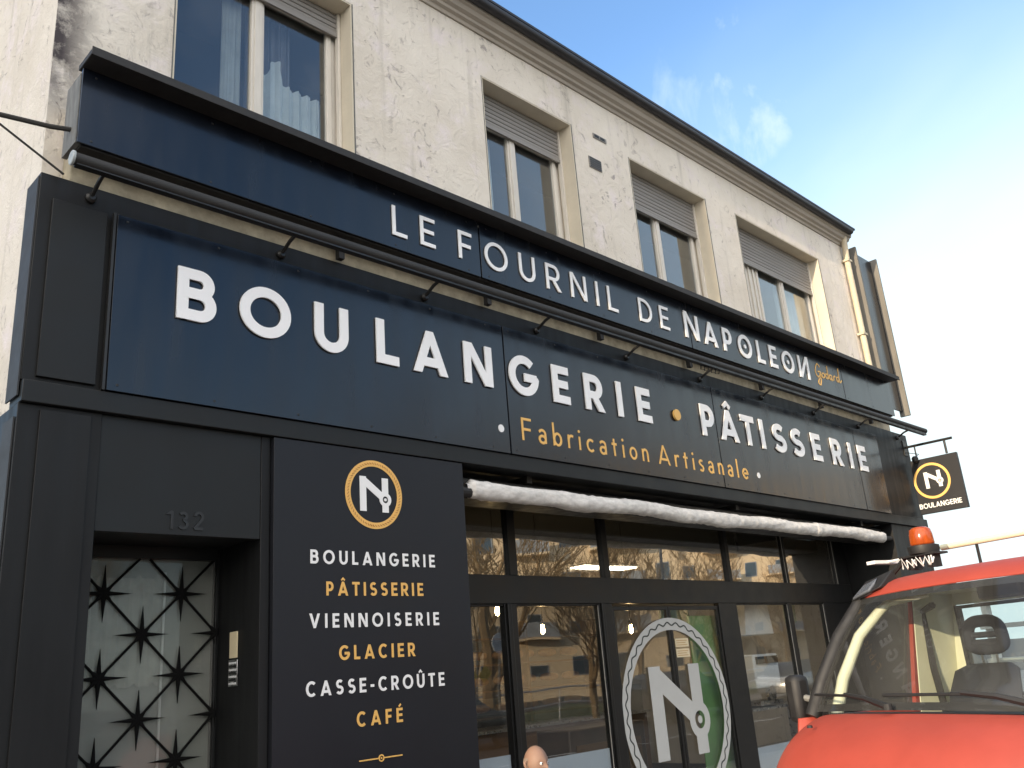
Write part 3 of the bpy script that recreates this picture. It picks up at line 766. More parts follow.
M['tubegrey'] = mat('weathered_tube', (.026, .025, .024), .65, var=.5, vscale=10, stretch=(.4, 3, 3))
# ================================================================== LIGHT BAR
lb = thing('light_bar', 'black tube of downlights held on curved arms in front of the navy fascia', 'light', (1.5, .05, 4.6))
yt, z_t = -.29, 4.735
MB().tube([(1.516, yt, z_t - .02), (14.10, yt, z_t + .01)], .040, 16).build('tube', M['tubegrey'], lb, smooth=True)
MB().lathe([(.0455, 0), (.046, -.012), (.04, -.016)], (1.516, yt, z_t - .02), 20, 'x').build('end_cap', M['tubeend'], lb)
MB().box(1.53, 14.08, yt - .02, yt + .03, z_t - .062, z_t - .03).build('shade_strip', M['black'], lb)  # black strip stands in for the shade under the tube
for k in range(10):
    x = 1.74 + 1.342 * k
    a = MB().tube([(x, .048, 4.68), (x, .0, 4.70), (x, -.08, 4.74), (x, -.18, 4.765), (x, yt + .03, z_t + .03)], .014, 8)
    a.lathe([(.034, 0), (.034, -.02), (.02, -.035)], (x, .05, 4.68), 14, 'y')
    a.build('arm', M['black'], lb, smooth=True)
# small loop of wires under the bar
wr = MB()
for k in range(5):
    x = 8.02 + k * .07
    wr.tube([(x, yt + .02, z_t - .03), (x + .01, yt + .04, z_t - .1), (x + .05, yt + .02, z_t - .1), (x + .06, yt, z_t - .03)], .006, 5)
wr.build('wire_coil', M['wire'], lb)

# ================================================================== PROJECTING SIGN
ps = thing('projecting_sign', 'square black hanging sign with a gold ring jutting from the right end of the shopfront', 'shop sign', (14.05, YC, 3.48))
PX = 14.05
a = MB().tube([(PX, YC, 4.55), (PX, -.67, 4.545)], .02, 8); a.box(PX - .06, PX + .06, YC - .012, YC - .0005, 4.42, 4.66)
a.tube([(PX, -.55, 4.53), (PX, -.55, 4.33)], .018, 8); a.tube([(PX, -.10, 4.53), (PX, -.10, 4.33)], .012, 8)
a.tube([(PX, YC - .01, 4.47), (PX - .03, -.15, 4.40), (PX - .06, -.09, 4.33)], .006, 6)
a.build('arm', M['black'], ps)
MB().box(PX - .03, PX + .03, -.692, .005, 3.485, 4.318).build('sign_board', M['menu'], ps, bevel=.004)
face = lambda u, v, d: (PX - .0305 - d, u, v)
L5 = Letters(face, .004); L5.mb = MB()
# seen from the left, +u must run toward the street: u = -(y)
to = lambda u, v, d: (PX - .0305 - d, -u, v)
L5 = Letters(to, .004); monogram(L5, .28, 3.98, .20); L5.mb.build('monogram', M['white'], ps)
ring(.26, 3.965, .235, .272, 0, 'gold_ring', M['gold'], ps, .004, to)
for ch, x in zip('BOULANGERIE', layout('BOULANGERIE', .0, .62, .075, .17, .85)):
    L5 = Letters(to, .004); L5.char(ch, x, 3.565, .075, .17, .85); L5.mb.build('letter', M['white'], ps)
sp = MB().lathe([(.02, 0), (.045, .02), (.05, .07), (.03, .1)], (PX - .08, -.1, 4.27), 14, 'z'); sp.build('spotlight', M['black'], ps, smooth=True)

M['channel'] = mat('dull_channel', (.19, .18, .16), .7, var=.3, vscale=3, stretch=(3, 3, .5))
# ================================================================== VERTICAL PANEL AT THE END OF THE HOUSE
vp_ = thing('blank_sign_panel', 'tall blank dark panel in a pale metal channel beside the downpipe at roof height', 'sign', (14.35, .2, 5.2))
MB().box(13.97, 14.72, .20, .23, 5.28, 8.0).build('panel', M['navy'], vp_)
for x0, x1 in ((13.92, 13.968), (14.722, 14.765)):
    MB().box(x0, x1, .10, .26, 5.2, 8.03).build('channel', M['channel'], vp_, bevel=.004)
MB().box(13.78, 14.72, .26, .33, 6.2, 6.26).build('wall_bracket', M['oldgrey'], vp_)
MB().box(13.78, 14.72, .26, .33, 7.3, 7.36).build('wall_bracket', M['oldgrey'], vp_)

# ================================================================== AWNING ROLL
aw = thing('rolled_awning', 'rolled awning wrapped in pale crumpled fleece under the shopfront beam', 'awning', (4.8, .1, 3.0))
rows = []; NX, NA = 420, 26
for i in range(NX + 1):
    u = i / NX; x = 4.80 + (12.72 - 4.80) * u
    sag = .018 * math.sin(u * 9) + .012 * math.sin(u * 23 + 1) + .012 * math.sin(u * 41 + 2)
    row = []
    for k in range(NA):
        a = 2 * PI * k / NA
        nz = noise.noise(Vector((x * 3.2 + a * .8, math.cos(a) * 1.2, math.sin(a) * 1.2)))
        cr = noise.noise(Vector((x * 9 - a * 2.2, math.cos(a) * 2.5, math.sin(a) * 2.5 + 4)))
        r = .068 + .006 * nz + .005 * abs(cr) + .006 * math.sin(x * 38 + a * 2.5 + 4 * nz) * max(0, cr + .25)
        low = max(0, -math.sin(a))
        r += low * (.020 * max(0, noise.noise(Vector((x * 1.7, 3, 1)))) * 2 + .008)
        if u < .006 or u > .994: r *= .55
        if abs(u - .745) < .006: r *= 1.12
        row.append((x, .10 + r * math.cos(a), 3.105 + sag * .5 + r * math.sin(a)))
    row.append(row[0]); rows.append(row)
MB().grid(rows).build('fleece_wrap', M['fleece'], aw, smooth=80)
MB().tube([(4.735, .10, 3.08), (4.86, .10, 3.08)], .045, 12).build('roller_end', M['rust'], aw); MB().tube([(12.66, .1, 3.09), (12.94, .1, 3.09)], .035, 12).build('roller_end', M['rust'], aw)
a = MB()
a.box(4.74, 12.94, .20, .50, 3.06, 3.24)
a.build('cassette', M['black'], aw, bevel=.02)
for x in (5.6, 9.0, 12.2): MB().box(x, x + .06, .16, .7, 3.24, 3.30).build('folding_arm', M['black'], aw)

# ================================================================== INTERCOM
ic = thing('door_intercom', 'slim steel intercom with white name labels on the side of the entrance recess', 'intercom', (2.95, .37, 1.7))
MB().box(2.944, 2.9515, .318, .432, 1.71, 1.875).build('faceplate', M['steel'], ic, bevel=.002)
MB().box(2.944, 2.9515, .325, .425, 1.885, 2.05).build('label_plate', M['paper'], ic, bevel=.002)
for k in range(7): MB().box(2.9405, 2.9435, .33, .42, 1.722 + k * .021, 1.734 + k * .021).build('name_button', M['black'] if k % 2 else M['whitebox'], ic)

# ================================================================== CABLES
cb = tag(MB().tube([(1.60, -.033, 5.075), (1.46, .012, 5.070), (1.2, .096, 5.09), (.6, .27, 5.16), (-1, .75, 5.4), (-5, 2.0, 6.4)], .016, 8).build('power_cable', M['wire']),
         'thick black twin cable running to the left end of the upper box sign', 'cable')
tag(MB().tube([(1.557, -.002, 4.762), (1.2, .066, 5.006), (-1.9, .66, 7.13), (-5, 1.2, 9.2)], .007, 6).build('thin_cable', M['wire']),
    'thin black cable meeting the top left corner of the shopfront', 'cable')

# ================================================================== INSIDE THE SHOP
rm = MB(); rm.box(1.9, 13.4, 6.2, 6.3, 0, 3.4)
rm.build('back_wall', M['room'], house)
struct(MB().box(1.9, 13.4, .95, 6.2, -.02, .012).build('shop_floor', M['dark']))
for i, (x, y, z) in enumerate([(6.89, 2.0, 2.31), (7.58, 2.0, 2.10), (9.18, 2.0, 2.07)]):
    t = thing('pendant_lamp', ('lit pendant bulb behind the narrow left window of the shop', 'lit pendant bulb behind the second shop window from the left',
                               'lit pendant bulb seen through the left sliding door')[i], 'lamp', (x, y, z), 'pendant lamps inside the bakery')
    MB().lathe([(.004, -.045), (.016, -.035), (.024, -.005), (.018, .03), (.016, .06)], (x, y, z), 16).build('bulb', M['bulb'], t, smooth=60)
    MB().lathe([(.018, .06), (.022, .07), (.022, .12), (.006, .13)], (x, y, z), 12).build('lamp_holder', M['black'], t)
    MB().tube([(x, y, z + .12), (x, y, 3.41)], .004, 5).build('flex', M['wire'], t)
M['panel_light'] = mat('lit_panel', (1, .9, .75), .4, emit=(1, .86, .66), estr=9)
for i, (x, y, z) in enumerate([(10.0, 3.0, 2.98), (7.0, 5.0, 3.2)]):  # the second one is added out of sight to brighten the shop
    t = thing('ceiling_light', ('lit rectangular ceiling light seen through the wide transom pane', 'added ceiling light, out of sight, brightening the back left of the shop')[i], 'lamp', (x, y, z), 'ceiling lights inside the bakery')
    MB().box(x - .6, x + .6, y - .17, y + .17, z + .012, z + .05).build('housing', M['whitebox'], t); MB().box(x - .57, x + .57, y - .14, y + .14, z, z + .011).build('diffuser', M['panel_light'], t)
    for u in (-.5, .5): MB().tube([(x + u, y, z + .05), (x + u, y, 3.41)], .005, 5).build('suspension_wire', M['steel'], t)
M['bread'] = mat('bread_crust', (.42, .22, .09), .7, var=.4, vscale=12)
br = thing('bread_rack', 'wooden rack of loaves against the back wall of the shop', 'rack', (10.5, 5.9, 0))
for z in (1.0, 1.4, 1.8, 2.2): MB().box(7.5, 13.0, 5.75, 6.15, z, z + .03).build('shelf', M['wood'], br)
for x in (7.5, 9.3, 11.1, 12.95): MB().box(x, x + .05, 5.76, 6.14, .0125, 2.5).build('upright', M['wood'], br)
lf = MB().lathe([(.01, -.22), (.05, -.18), (.07, -.05), (.07, .05), (.05, .18), (.01, .22)], (0, 0, 0), 10, 'x').build('loaf', M['bread'], smooth=60)
lf.location = (7.9, 5.9, 1.10); tag(lf, 'loaf of bread on the wooden rack at the back of the shop', 'bread', 'loaves on the back rack')
for z in (1.10, 1.50, 1.90):
    for k in range(9):
        if z == 1.10 and k == 0: continue
        c_ = lf.copy(); COL.objects.link(c_); c_.location = (7.9 + .55 * k, 5.9, z)
ct = thing('display_counter', 'glass fronted bakery display counter deep inside the shop', 'counter', (8.0, 4.6, 0))
MB().box(5.6, 12.4, 4.4, 5.1, .01, .9).build('base', M['wood'], ct); MB().box(5.55, 12.45, 4.35, 5.15, .903, .94).build('top', M['steel'], ct)
MB().box(5.6, 12.4, 4.45, 4.46, .943, 1.35).build('glass_screen', M['glass_up'], ct)
cm = thing('coffee_machine', 'white coffee machine beside the window between the doors and the pillar', 'coffee machine', (10.9, 1.5, 0))
MB().box(10.35, 10.95, 1.05, 1.55, 1.25, 1.66).build('body', M['whitebox'], cm, bevel=.02)
MB().box(10.4, 10.9, 1.02, 1.048, 1.54, 1.63).build('panel', M['black'], cm)
MB().lathe([(.09, -.05), (.09, .0), (.07, .01)], (10.70, 1.10, 1.18), 20, 'y').build('dial', M['steel'], cm)
MB().box(10.38, 10.92, 1.05, 1.52, 1.05, 1.10).build('drip_tray', M['steel'], cm)
sh2 = thing('display_shelf', 'steel shelf carrying the coffee machine inside the window', 'shelf', (10.9, 1.5, 0))
MB().box(10.1, 12.4, 1.0, 1.85, 1.0, 1.03).build('shelf', M['steel'], sh2)
for x in (10.25, 12.3): MB().box(x, x + .05, 1.2, 1.8, .012, .997).build('leg', M['steel'], sh2)
MB().box(10.2, 12.4, 1.15, 1.85, .45, .48).build('shelf', M['steel'], sh2)
hd = thing('hanging_display', 'white box shaped ceiling display above the coffee machine', 'display', (11.2, 1.9, 2.0))
MB().prism([(10.35, 1.90), (11.05, 1.90), (10.97, 2.38), (10.45, 2.38)], 1.1, 1.4, 'y').build('screen', M['whitebox'], hd, bevel=.01)
MB().tube([(10.7, 1.25, 2.38), (10.7, 1.25, 3.41)], .02, 8).build('hanger', M['steel'], hd)
for i, (x, z, col) in enumerate([(10.35, 1.98, 'palegreen'), (11.85, 2.05, 'palegreen')]):
    tag(MB().box(x, x + .32, 1.35, 1.36, z, z + .3).build('window_card', M[col]), ('pale green card hung left of the white ceiling display', 'pale green card hung right of the white ceiling display')[i], 'card', 'pale cards hung in the shop window')
gp = thing('green_banner', 'tall green banner standing inside the right sliding door', 'banner', (9.35, 1.15, 0))
MB().box(8.90, 9.62, .95, .96, .03, 2.14).build('banner_sheet', M['green'], gp); MB().box(8.98, 9.62, .93, 1.1, .0125, .028).build('foot', M['steel'], gp)
gq = thing('window_card', 'pale green card hung at the top of the right sliding door', 'card', (9.0, 1.3, 2.2), 'pale cards hung in the shop window')
MB().box(8.85, 9.45, 1.30, 1.31, 2.08, 2.26).build('sheet', M['palegreen'], gq)
bp = thing('floor_display', 'brown display case standing behind the glass doors', 'display case', (8.3, 2.2, 0))
MB().box(7.75, 9.1, 1.9, 2.4, .0125, 1.02).build('case', M['brown'], bp, bevel=.02); MB().box(7.85, 9.0, 1.89, 1.898, .2, .85).build('front_panel', M['wood'], bp)
tb = []
for i, (x, y) in enumerate([(5.9, 1.9), (7.1, 2.9)]):
    t = thing('cafe_table', ('small round cafe table inside the narrow left window', 'small round cafe table inside the second window')[i], 'table', (x, y, .012), 'cafe tables in the shop')
    MB().lathe([(.34, .72), (.35, .735), (.34, .75)], (x, y, .012), 28).build('table_top', M['wood'], t)
    MB().tube([(x, y, .04), (x, y, .73)], .03, 10).build('leg', M['steel'], t); MB().lathe([(.22, 0), (.2, .02), (.03, .03)], (x, y, .012), 20).build('foot', M['black'], t)

# ================================================================== ACROSS THE STREET (seen in the glass)
def block(name, label, x0, x1, y, h, m, cols, floors, wz=1.35, rz=0):
    t = thing(name, label, 'building', ((x0 + x1) / 2, y, 0), rz=R(rz))
    b = MB().box(x0, x1, y - 12, y, -.2, h); b.box(x0 - .2, x1 + .2, y - 12.2, y + .25, h, h + .4)
    b.build('wall', m, t)
    w = (x1 - x0) / cols; proto = None
    for i in range(cols):
        for j in range(floors):
            x = x0 + w * (i + .5); z = 1.2 + j * 2.9
            if proto is None:
                proto = MB().box(x - .6, x + .6, y + .01, y + .05, z, z + wz).build('window', M['facadeg'], t)
                pn = MB().box(x - .53, x + .53, y + .052, y + .06, z + .07, z + wz - .07).build('pane', M['winfar'], proto)
                base = (x, z)
            else:
                c_ = proto.copy(); COL.objects.link(c_); c_.parent = t; c_.location = (x - base[0], 0, z - base[1])
                if (i * 7 + j * 3) % 5 < 2: c_.scale = (1, 1, .55); c_.location.z = z - base[1] * .55 + .1
                d_ = pn.copy(); COL.objects.link(d_); d_.parent = c_
    for i in range(1, cols, 2):      # projecting balcony slabs and a recessed stair strip
        for j in range(1, floors):
            MB().box(x0 + w * i - .1, x0 + w * (i + 1) + .1, y + .06, y + 1.2, .85 + j * 2.9, 1.0 + j * 2.9).build('balcony', m, t)
            MB().box(x0 + w * i - .1, x0 + w * (i + 1) + .1, y + 1.15, y + 1.2, 1.003 + j * 2.9, 1.95 + j * 2.9).build('balcony_rail', M['facadeg'], t)
    return t
M['winfar'] = mat('far_glass', (.05, .07, .09), .08, spec=.8)
block('apartment_building', 'pale apartment block across the street', 30, 58, -40, 15.5, M['facade1'], 9, 5, rz=44)
b3 = block('apartment_building', 'tall beige apartment block at the far end across the street', 74, 100, -46, 20, M['facade1'], 8, 6, rz=44)
block('apartment_building', 'low pale house across the street to the left', -30, 4, -30, 8.5, M['facade2'], 8, 2)
for x in (18, 26.5): # grey stair strips on the beige block
    pass

nb = thing('building', 'tall pale slab added out of view at the left to shade the house', 'building', (-40, -1.9, 0))  # added sun blocker, out of view, shaped to shade the house front
MB().box(-38, -30, -4.0, 2.5, -.2, 26).build('wall', M['facade2'], nb); MB().box(-38.1, -29.9, -4.05, 2.6, 26, 26.08).build('roof', M['slate'], nb)
def tree(x, y, h, seed, label):
    rnd = random.Random(seed); t = thing('bare_tree', label, 'tree', (x, y, -.02), 'bare winter trees across the street')
    tr = MB(); cr = MB()
    def br(p, d, L_, r, lvl, mb):
        r = max(r, .014)
        n = 3; P = [p]; dd = d.copy(); rs = [r]
        for k in range(n):
            dd = (dd + Vector((rnd.uniform(-.12, .12), rnd.uniform(-.12, .12), rnd.uniform(-.02, .1)))).normalized()
            P.append(P[-1] + dd * L_ / n); rs.append(r * (1 - .45 * (k + 1) / n))
        mb.tube(P, rs, 6 if lvl < 2 else 4, caps=False)
        if lvl >= 6: return
        for k in range(3 if lvl < 5 else 2):
            i = rnd.choice((1, 2, 3)) if k else 3
            a = rnd.uniform(0, 2 * PI); tilt = rnd.uniform(.35, .8)
            side = Vector((math.cos(a), math.sin(a), 0)); nd = (dd * math.cos(tilt) + side * math.sin(tilt) + Vector((0, 0, .12))).normalized()
            br(P[i], nd, L_ * rnd.uniform(.6, .8), rs[i] * .62, lvl + 1, cr)
    br(Vector((x, y, -.02)), Vector((0, 0, 1)), h * .3, h * .018, 0, tr)
    tr.build('trunk', M['bark'], t); cr.build('crown', M['bark'], t); return t
kinds = []
for i, (x, y, h) in enumerate([(21.5, -17.2, 10.5), (25.5, -20, 12), (29, -17.5, 8)]): kinds.append(tree(x, y, h, 10 + i, 'bare winter tree across the street'))
for i, (x, y) in enumerate([(16, -14.2), (20, -14.4), (24.5, -14.2), (28, -14.6), (32.5, -14.3), (37, -14.5), (42, -14.2), (17.5, -21), (23.5, -19), (33, -21.5), (36, -18), (40, -19.5), (44, -17.5), (48, -20), (53, -18), (59, -20), (31, -19), (7, -19)]):
    c_ = copy_tree(kinds[i % 3]); c_.location = (x, y, -.02); c_.rotation_euler.z = i * 1.3; c_.scale = (1, 1, 1) if x < 27 else (.72, .72, .68)
rl = thing('railing', 'white metal railing along the far pavement', 'railing', (30, -15.4, 0))
r_ = MB()
for z in (.55, 1.05): r_.tube([(8, -15.4, z), (60, -15.4, z)], .025, 6)
for k in range(27): r_.tube([(8 + 2 * k, -15.4, 0), (8 + 2 * k, -15.4, 1.05)], .025, 6)
r_.build('rail', M['whitebox'], rl)
def post_sign(x, y, label, kind):
    t = thing('road_sign', label, 'road sign', (x, y, 0)); MB().tube([(x, y, 0), (x, y, 3.0 if kind else 2.4)], .035, 8).build('post', M['oldgrey'], t)
    if kind == 0:
        for dx in (-.26, .26): MB().prism([(x + dx - .25, 1.75), (x + dx, 1.5), (x + dx + .25, 1.75), (x + dx, 2.0)], y + .04, y + .05, 'y').build('plate', M['yellowsign'], t)
    else:
        MB().lathe([(.3, .0), (.3, .02)], (x, y + .04, 2.6), 24, 'y').build('plate', M['whitebox'], t)
post_sign(18.1, -12.9, 'pair of yellow diamond signs across the street', 0); post_sign(19.2, -13.2, 'round white sign on a post across the street', 1)
tl = thing('traffic_light', 'dark three lamp traffic light across the street', 'traffic light', (24, -12.8, 0))
MB().tube([(24, -12.8, 0), (24, -12.8, 3.4)], .06, 8).build('post', M['black'], tl); MB().box(23.84, 24.16, -12.76, -12.5, 2.4, 3.4).build('housing', M['black'], tl)
lp = thing('street_lamp', 'tall grey street lamp across the street', 'street lamp', (27.5, -13, 0))
MB().tube([(27.5, -13, 0), (27.5, -13, 8), (27.5, -12.4, 8.6), (27.5, -11.4, 8.7)], [.09, .06, .05, .04], 8).build('post', M['oldgrey'], lp)
MB().box(27.35, 27.65, -11.5, -10.7, 8.62, 8.74).build('lamp_head', M['oldgrey'], lp)

def parked(x, y, m, label, L_=4.4, h=1.5, van=False):
    t = thing('parked_car', label, 'car', (x, y, -.12))
    def ring_(k): pass
    secs = [(-L_ / 2, .55, .80, .35), (-L_ / 2 + .15, .82, .95, .3), (-L_ / 2 + .9, .86, 1.0 if not van else 1.9, .28), (0, .88, 1.02 if not van else 1.95, .28), (L_ / 2 - 1.2, .88, .98, .28), (L_ / 2 - .2, .82, .78, .3), (L_ / 2, .6, .62, .4)]
    rows = []
    for X, hw, zt, zb in secs:
        prof = [(-hw * .9, zb), (-hw, zb + .2), (-hw * .99, zt - .15), (-hw * .88, zt), (hw * .88, zt), (hw * .99, zt - .15), (hw, zb + .2), (hw * .9, zb), (-hw * .9, zb)]
        rows.append([(x + X, y + p, q - .12) for p, q in prof])
    b = MB().grid(rows); n = 9
    b.f += [tuple(range(8))[::-1], tuple(len(b.v) - 9 + k for k in range(8))]
    b.build('body', m, t, smooth=50)
    if not van:
        rows = []
        for X, hw, zz in [(-1.7, .72, 1.0), (-1.15, .62, h - .04), (-.2, .62, h), (.45, .62, h - .04), (1.15, .74, .98)]:
            rows.append([(x + X, y - hw * 1.05, .88), (x + X, y - hw, zz - .14), (x + X, y + hw, zz - .14), (x + X, y + hw * 1.05, .88)])
        MB().grid(rows).build('cabin_glass', M['winfar'], t, smooth=50)
    for sx in (-1.35, 1.35):
        for sy in (-.8, .8):
            w = MB().lathe([(.2, -.1), (.31, -.1), (.32, 0), (.31, .1), (.2, .1)], (x + sx, y + sy, .2), 20, 'y').build('wheel', M['rubber'], t)
    return t
parked(15.5, -11.5, M['navy'], 'dark car parked along the far kerb'); parked(25.5, -11.4, M['trim'], 'black car parked along the far kerb')
parked(34, -11.5, M['steel'], 'silver car parked along the far kerb')

# ================================================================== RED TRUCK
VA = R(161); VL = (4.085, -3.041, -.12)
van = thing('red_truck', 'red flatbed truck with an orange roof beacon parked facing the camera', 'truck', VL, rz=VA)
def vb(mb, name, m, par=None, **k): return mb.build(name, m, par or van, local=True, **k)
def wb(y): return -.60 - .19 * (abs(y) / .88) ** 2.2           # windscreen foot (plan curve)
def wt(y): return -1.08 - .10 * (abs(y) / .74) ** 2.2          # windscreen head
def zbt(y): return 1.455 - .025 * (abs(y) / .88) ** 2
def ztp(y): return 2.055 - .008 * (abs(y) / .74) ** 2.2
# bonnet and nose as one skin, rows from the screen foot down to the bumper
rows = []
prof = [(0, 0), (.10, -.028), (.22, -.075), (.34, -.15), (.44, -.26), (.51, -.40), (.545, -.55), (.56, -.72), (.55, -.86)]
ys_ = [-1, -.93, -.8, -.6, -.3, 0, .3, .6, .8, .93, 1]
for q, (dx, dz) in enumerate(prof):
    rr = []
    for s in ys_:
        hw = .92 + .03 * min(1, q / 3)
        y = s * hw; e = abs(s)
        edge = max(0, e - .75) / .25
        x = wb(min(abs(y), .9)) + dx * (1 - .38 * edge ** 1.5) + .012
        z = zbt(y) + dz - .05 * edge ** 2 * (1 if q < 6 else 0) - .012
        if q: z += .02 * math.exp(-((e - .55) / .12) ** 2) * (q < 5)
        rr.append((x, y, z))
    rows.append(rr)
vb(MB().grid(rows), 'bonnet', M['red'], smooth=60, solid=.006, subsurf=2)
bm_ = MB(); rows = []
for z, ex in ((.60, .0), (.58, .05), (.36, .06), (.30, .02)):
    rows.append([(wb(min(abs(s * .95), .9)) + .55 * (1 - .3 * max(0, abs(s) - .75) / .25) + ex, s * .97, z) for s in ys_])
vb(bm_.grid(rows), 'bumper', M['trim'], smooth=60, solid=.01)
gr = MB()
for k in range(5): gr.box(-.035, -.005, -.45, .45, .66 + k * .05, .685 + k * .05)
vb(gr, 'grille', M['trim'])
for s in (-1, 1):
    vb(MB().box(-.20, -.03, s * .82 - .14, s * .82 + .10 if s < 0 else s * .82 + .06, .72, .92), 'headlight', M['lens'], bevel=.03)
# doors / cab sides, sills and pillars
for s in (-1, 1):
    rows = []
    for X, top in ((-.70, 1.40), (-1.0, 1.40), (-1.6, 1.395), (-1.98, 1.39)):
        rows.append([(X, s * .93, .36), (X, s * .97, .62), (X, s * .975, 1.0), (X, s * .955, 1.28), (X, s * .925, top)])
    door_ = vb(MB().grid(rows), 'door', M['red'], smooth=50, solid=.02)
    vb(MB().box(-1.95, -1.75, s * .985 - .012, s * .985 + .012, 1.16, 1.19), 'handle', M['trim'], door_, bevel=.004)
    wsid = MB().grid([[(-.86, s * .918, 1.41), (-1.24, s * .778, 2.02)], [(-1.62, s * .918, 1.41), (-1.62, s * .778, 2.03)]])
    vb(wsid, 'side_window', M['glass_van'])
    # A pillar: black outer, cream inner lining
    P = [(wb(.90) + .01, s * .905, 1.405), (-.88, s * .873, 1.60), (-1.02, s * .826, 1.83), (wt(.76) - .005, s * .772, 2.03)]
    vb(MB().tube(P, [.048, .046, .044, .040], 8), 'a_pillar', M['trim'], smooth=60)
    P2 = [(x - .085, y - s * .080, z) for x, y, z in P]
    vb(MB().tube([(P2[0][0], P2[0][1], 1.36)] + P2[1:3] + [(P2[3][0] + .01, P2[3][1] + s * .0, 1.975), (P2[3][0] - .01, P2[3][1] - s * .06, 2.01), (P2[3][0] - .01, P2[3][1] - s * .35, 2.025)], [.034, .034, .032, .03, .022, .012], 8), 'pillar_trim', M['cream'], smooth=60)
    # B pillar red outside, cream inside
    vb(MB().add([(-1.62, s * .92, 1.38), (-1.73, s * .92, 1.38), (-1.66, s * .775, 2.10), (-1.62, s * .775, 2.10), (-1.62, s * .89, 1.38), (-1.73, s * .89, 1.38), (-1.66, s * .745, 2.10), (-1.62, s * .745, 2.10)],
       [(0, 1, 2, 3), (4, 7, 6, 5), (0, 3, 7, 4), (1, 5, 6, 2)]), 'b_pillar', M['red'])
    vb(MB().box(-2.00, -1.97, min(s * .742, s * .90), max(s * .742, s * .90), .5, 2.08), 'rear_pillar', M['cream'], bevel=.01)
    vb(MB().grid([[(-1.62, s * .885, 1.2), (-1.62, s * .74, 2.09)], [(-1.97, s * .885, 1.2), (-1.97, s * .74, 2.09)]]), 'cab_lining', M['cream'], solid=.008)
    # rear quarter
    vb(MB().grid([[(-1.73, s * .925, 1.38), (-1.70, s * .785, 2.10)], [(-2.00, s * .92, 1.38), (-2.00, s * .785, 2.10)]]), 'quarter_panel', M['red'], solid=.02)
    # mirrors
    mr = vb(MB().tube([(-.82, s * .93, 1.50), (-.80, s * .97, 1.51), (-.80, s * 1.0, 1.51)], .02, 8), 'mirror_arm', M['oldgrey'])
    vb(MB().box(-.86, -.74, s * 1.01 - .055, s * 1.01 + .055, 1.37, 1.64), 'mirror_housing', M['trim'], bevel=.035)
    # wheels
    for X in (-.72, -4.0):
        wh = vb(MB().lathe([(.18, -.10), (.32, -.10), (.345, -.06), (.345, .06), (.32, .10), (.18, .10)], (X, s * .86, .345), 28, 'y'), 'wheel', M['rubber'], smooth=50)
        vb(MB().lathe([(.03, .02), (.12, .06), (.19, .03), (.19, -.05)] if s > 0 else [(.03, -.02), (.12, -.06), (.19, -.03), (.19, .05)], (X, s * .90, .345), 24, 'y'), 'rim', M['oldgrey'], wh)
    vb(MB().tube([(wt(.2) - .52, s * .6, 1.98), (-1.70, s * .77, 1.95), (-1.74, s * .80, 1.6), (-1.78, s * .78, 1.0)], .022, 6), 'seat_belt', M['trim'])
# roof
rows = []
for X, dz, hw in ((0, 0, .76), (-.045, .045, .785), (-.13, .088, .80), (-.3, .108, .80), (-.6, .112, .80), (-.90, .108, .795)):
    rr = []
    for s in [-1.0, -.97, -.9, -.7, -.35, 0, .35, .7, .9, .97, 1.0]:
        y = s * hw; e = abs(s)
        z = (2.055 + dz) - .010 * e ** 2.2 - (.07 if e == 1 else .025 if e > .95 else .005 if e > .85 else 0)
        rr.append((wt(min(abs(y), .78)) + X, y, z))
    rows.append(rr)
vb(MB().grid(rows), 'roof', M['red'], smooth=60, solid=.012, subsurf=1)
vb(MB().box(-1.96, -1.26, -.76, .76, 2.05, 2.065), 'headlining', M['cream'])
# windscreen
rows = []
NB = 14
for i in range(9):
    v = i / 8; rr = []
    for k in range(NB + 1):
        s = -1 + 2 * k / NB
        yb, yt_ = s * .895, s * .755
        x = (1 - v) * wb(yb) + v * wt(yt_) + .035 * math.sin(PI * v)
        rr.append((x, (1 - v) * yb + v * yt_, (1 - v) * zbt(yb) + v * ztp(yt_)))
    rows.append(rr)
ws = vb(MB().grid(rows), 'windscreen', M['glass_van'], smooth=80)
# black ceramic border, 4 mm inside the glass
def wp(s, v, off=-.006):
    yb, yt_ = s * .895, s * .755
    return ((1 - v) * wb(yb) + v * wt(yt_) + .035 * math.sin(PI * v) + off, (1 - v) * yb + v * yt_, (1 - v) * zbt(yb) + v * ztp(yt_))
bd = MB()
for s0, s1 in ((-1, -.955), (.955, 1)): bd.grid([[wp(s0, i / 8), wp(s1, i / 8)] for i in range(9)])
bd.grid([[wp(-1 + k / 8, .0, -.004) for k in range(17)], [wp(-1 + k / 8, .06, -.004) for k in range(17)]])
bd.grid([[wp(-1 + k / 8, .94, -.004) for k in range(17)], [wp(-1 + k / 8, 1, -.004) for k in range(17)]])
vb(bd, 'screen_border', M['trim'], ws)
# wipers
for (y0, y1, y2) in ((-.12, -.45, -.78), (.62, .30, -.15)):
    w = MB(); x = lambda y: wb(y)
    w.tube([(wb(y0) + .045, y0, 1.475), (wb((y0 + y1) / 2) + .03, (y0 + y1) / 2, 1.515), (wb(y1) + .03, y1, 1.535)], [.018, .014, .010], 6)
    w.tube([(wb(y0 - .12) + .02, y0 - .12, 1.50), (wb(y1) + .022, y1, 1.528), (wb(y2) + .03, y2, 1.53)], .008, 5)
    w.lathe([(.025, 0), (.022, .03)], (wb(y0) + .045, y0, 1.46), 12)
    vb(w, 'wiper', M['trim'])
vb(MB().lathe([(.016, 0), (.012, .012)], (-.40, -.52, 1.385), 10), 'washer_jet', M['trim'])
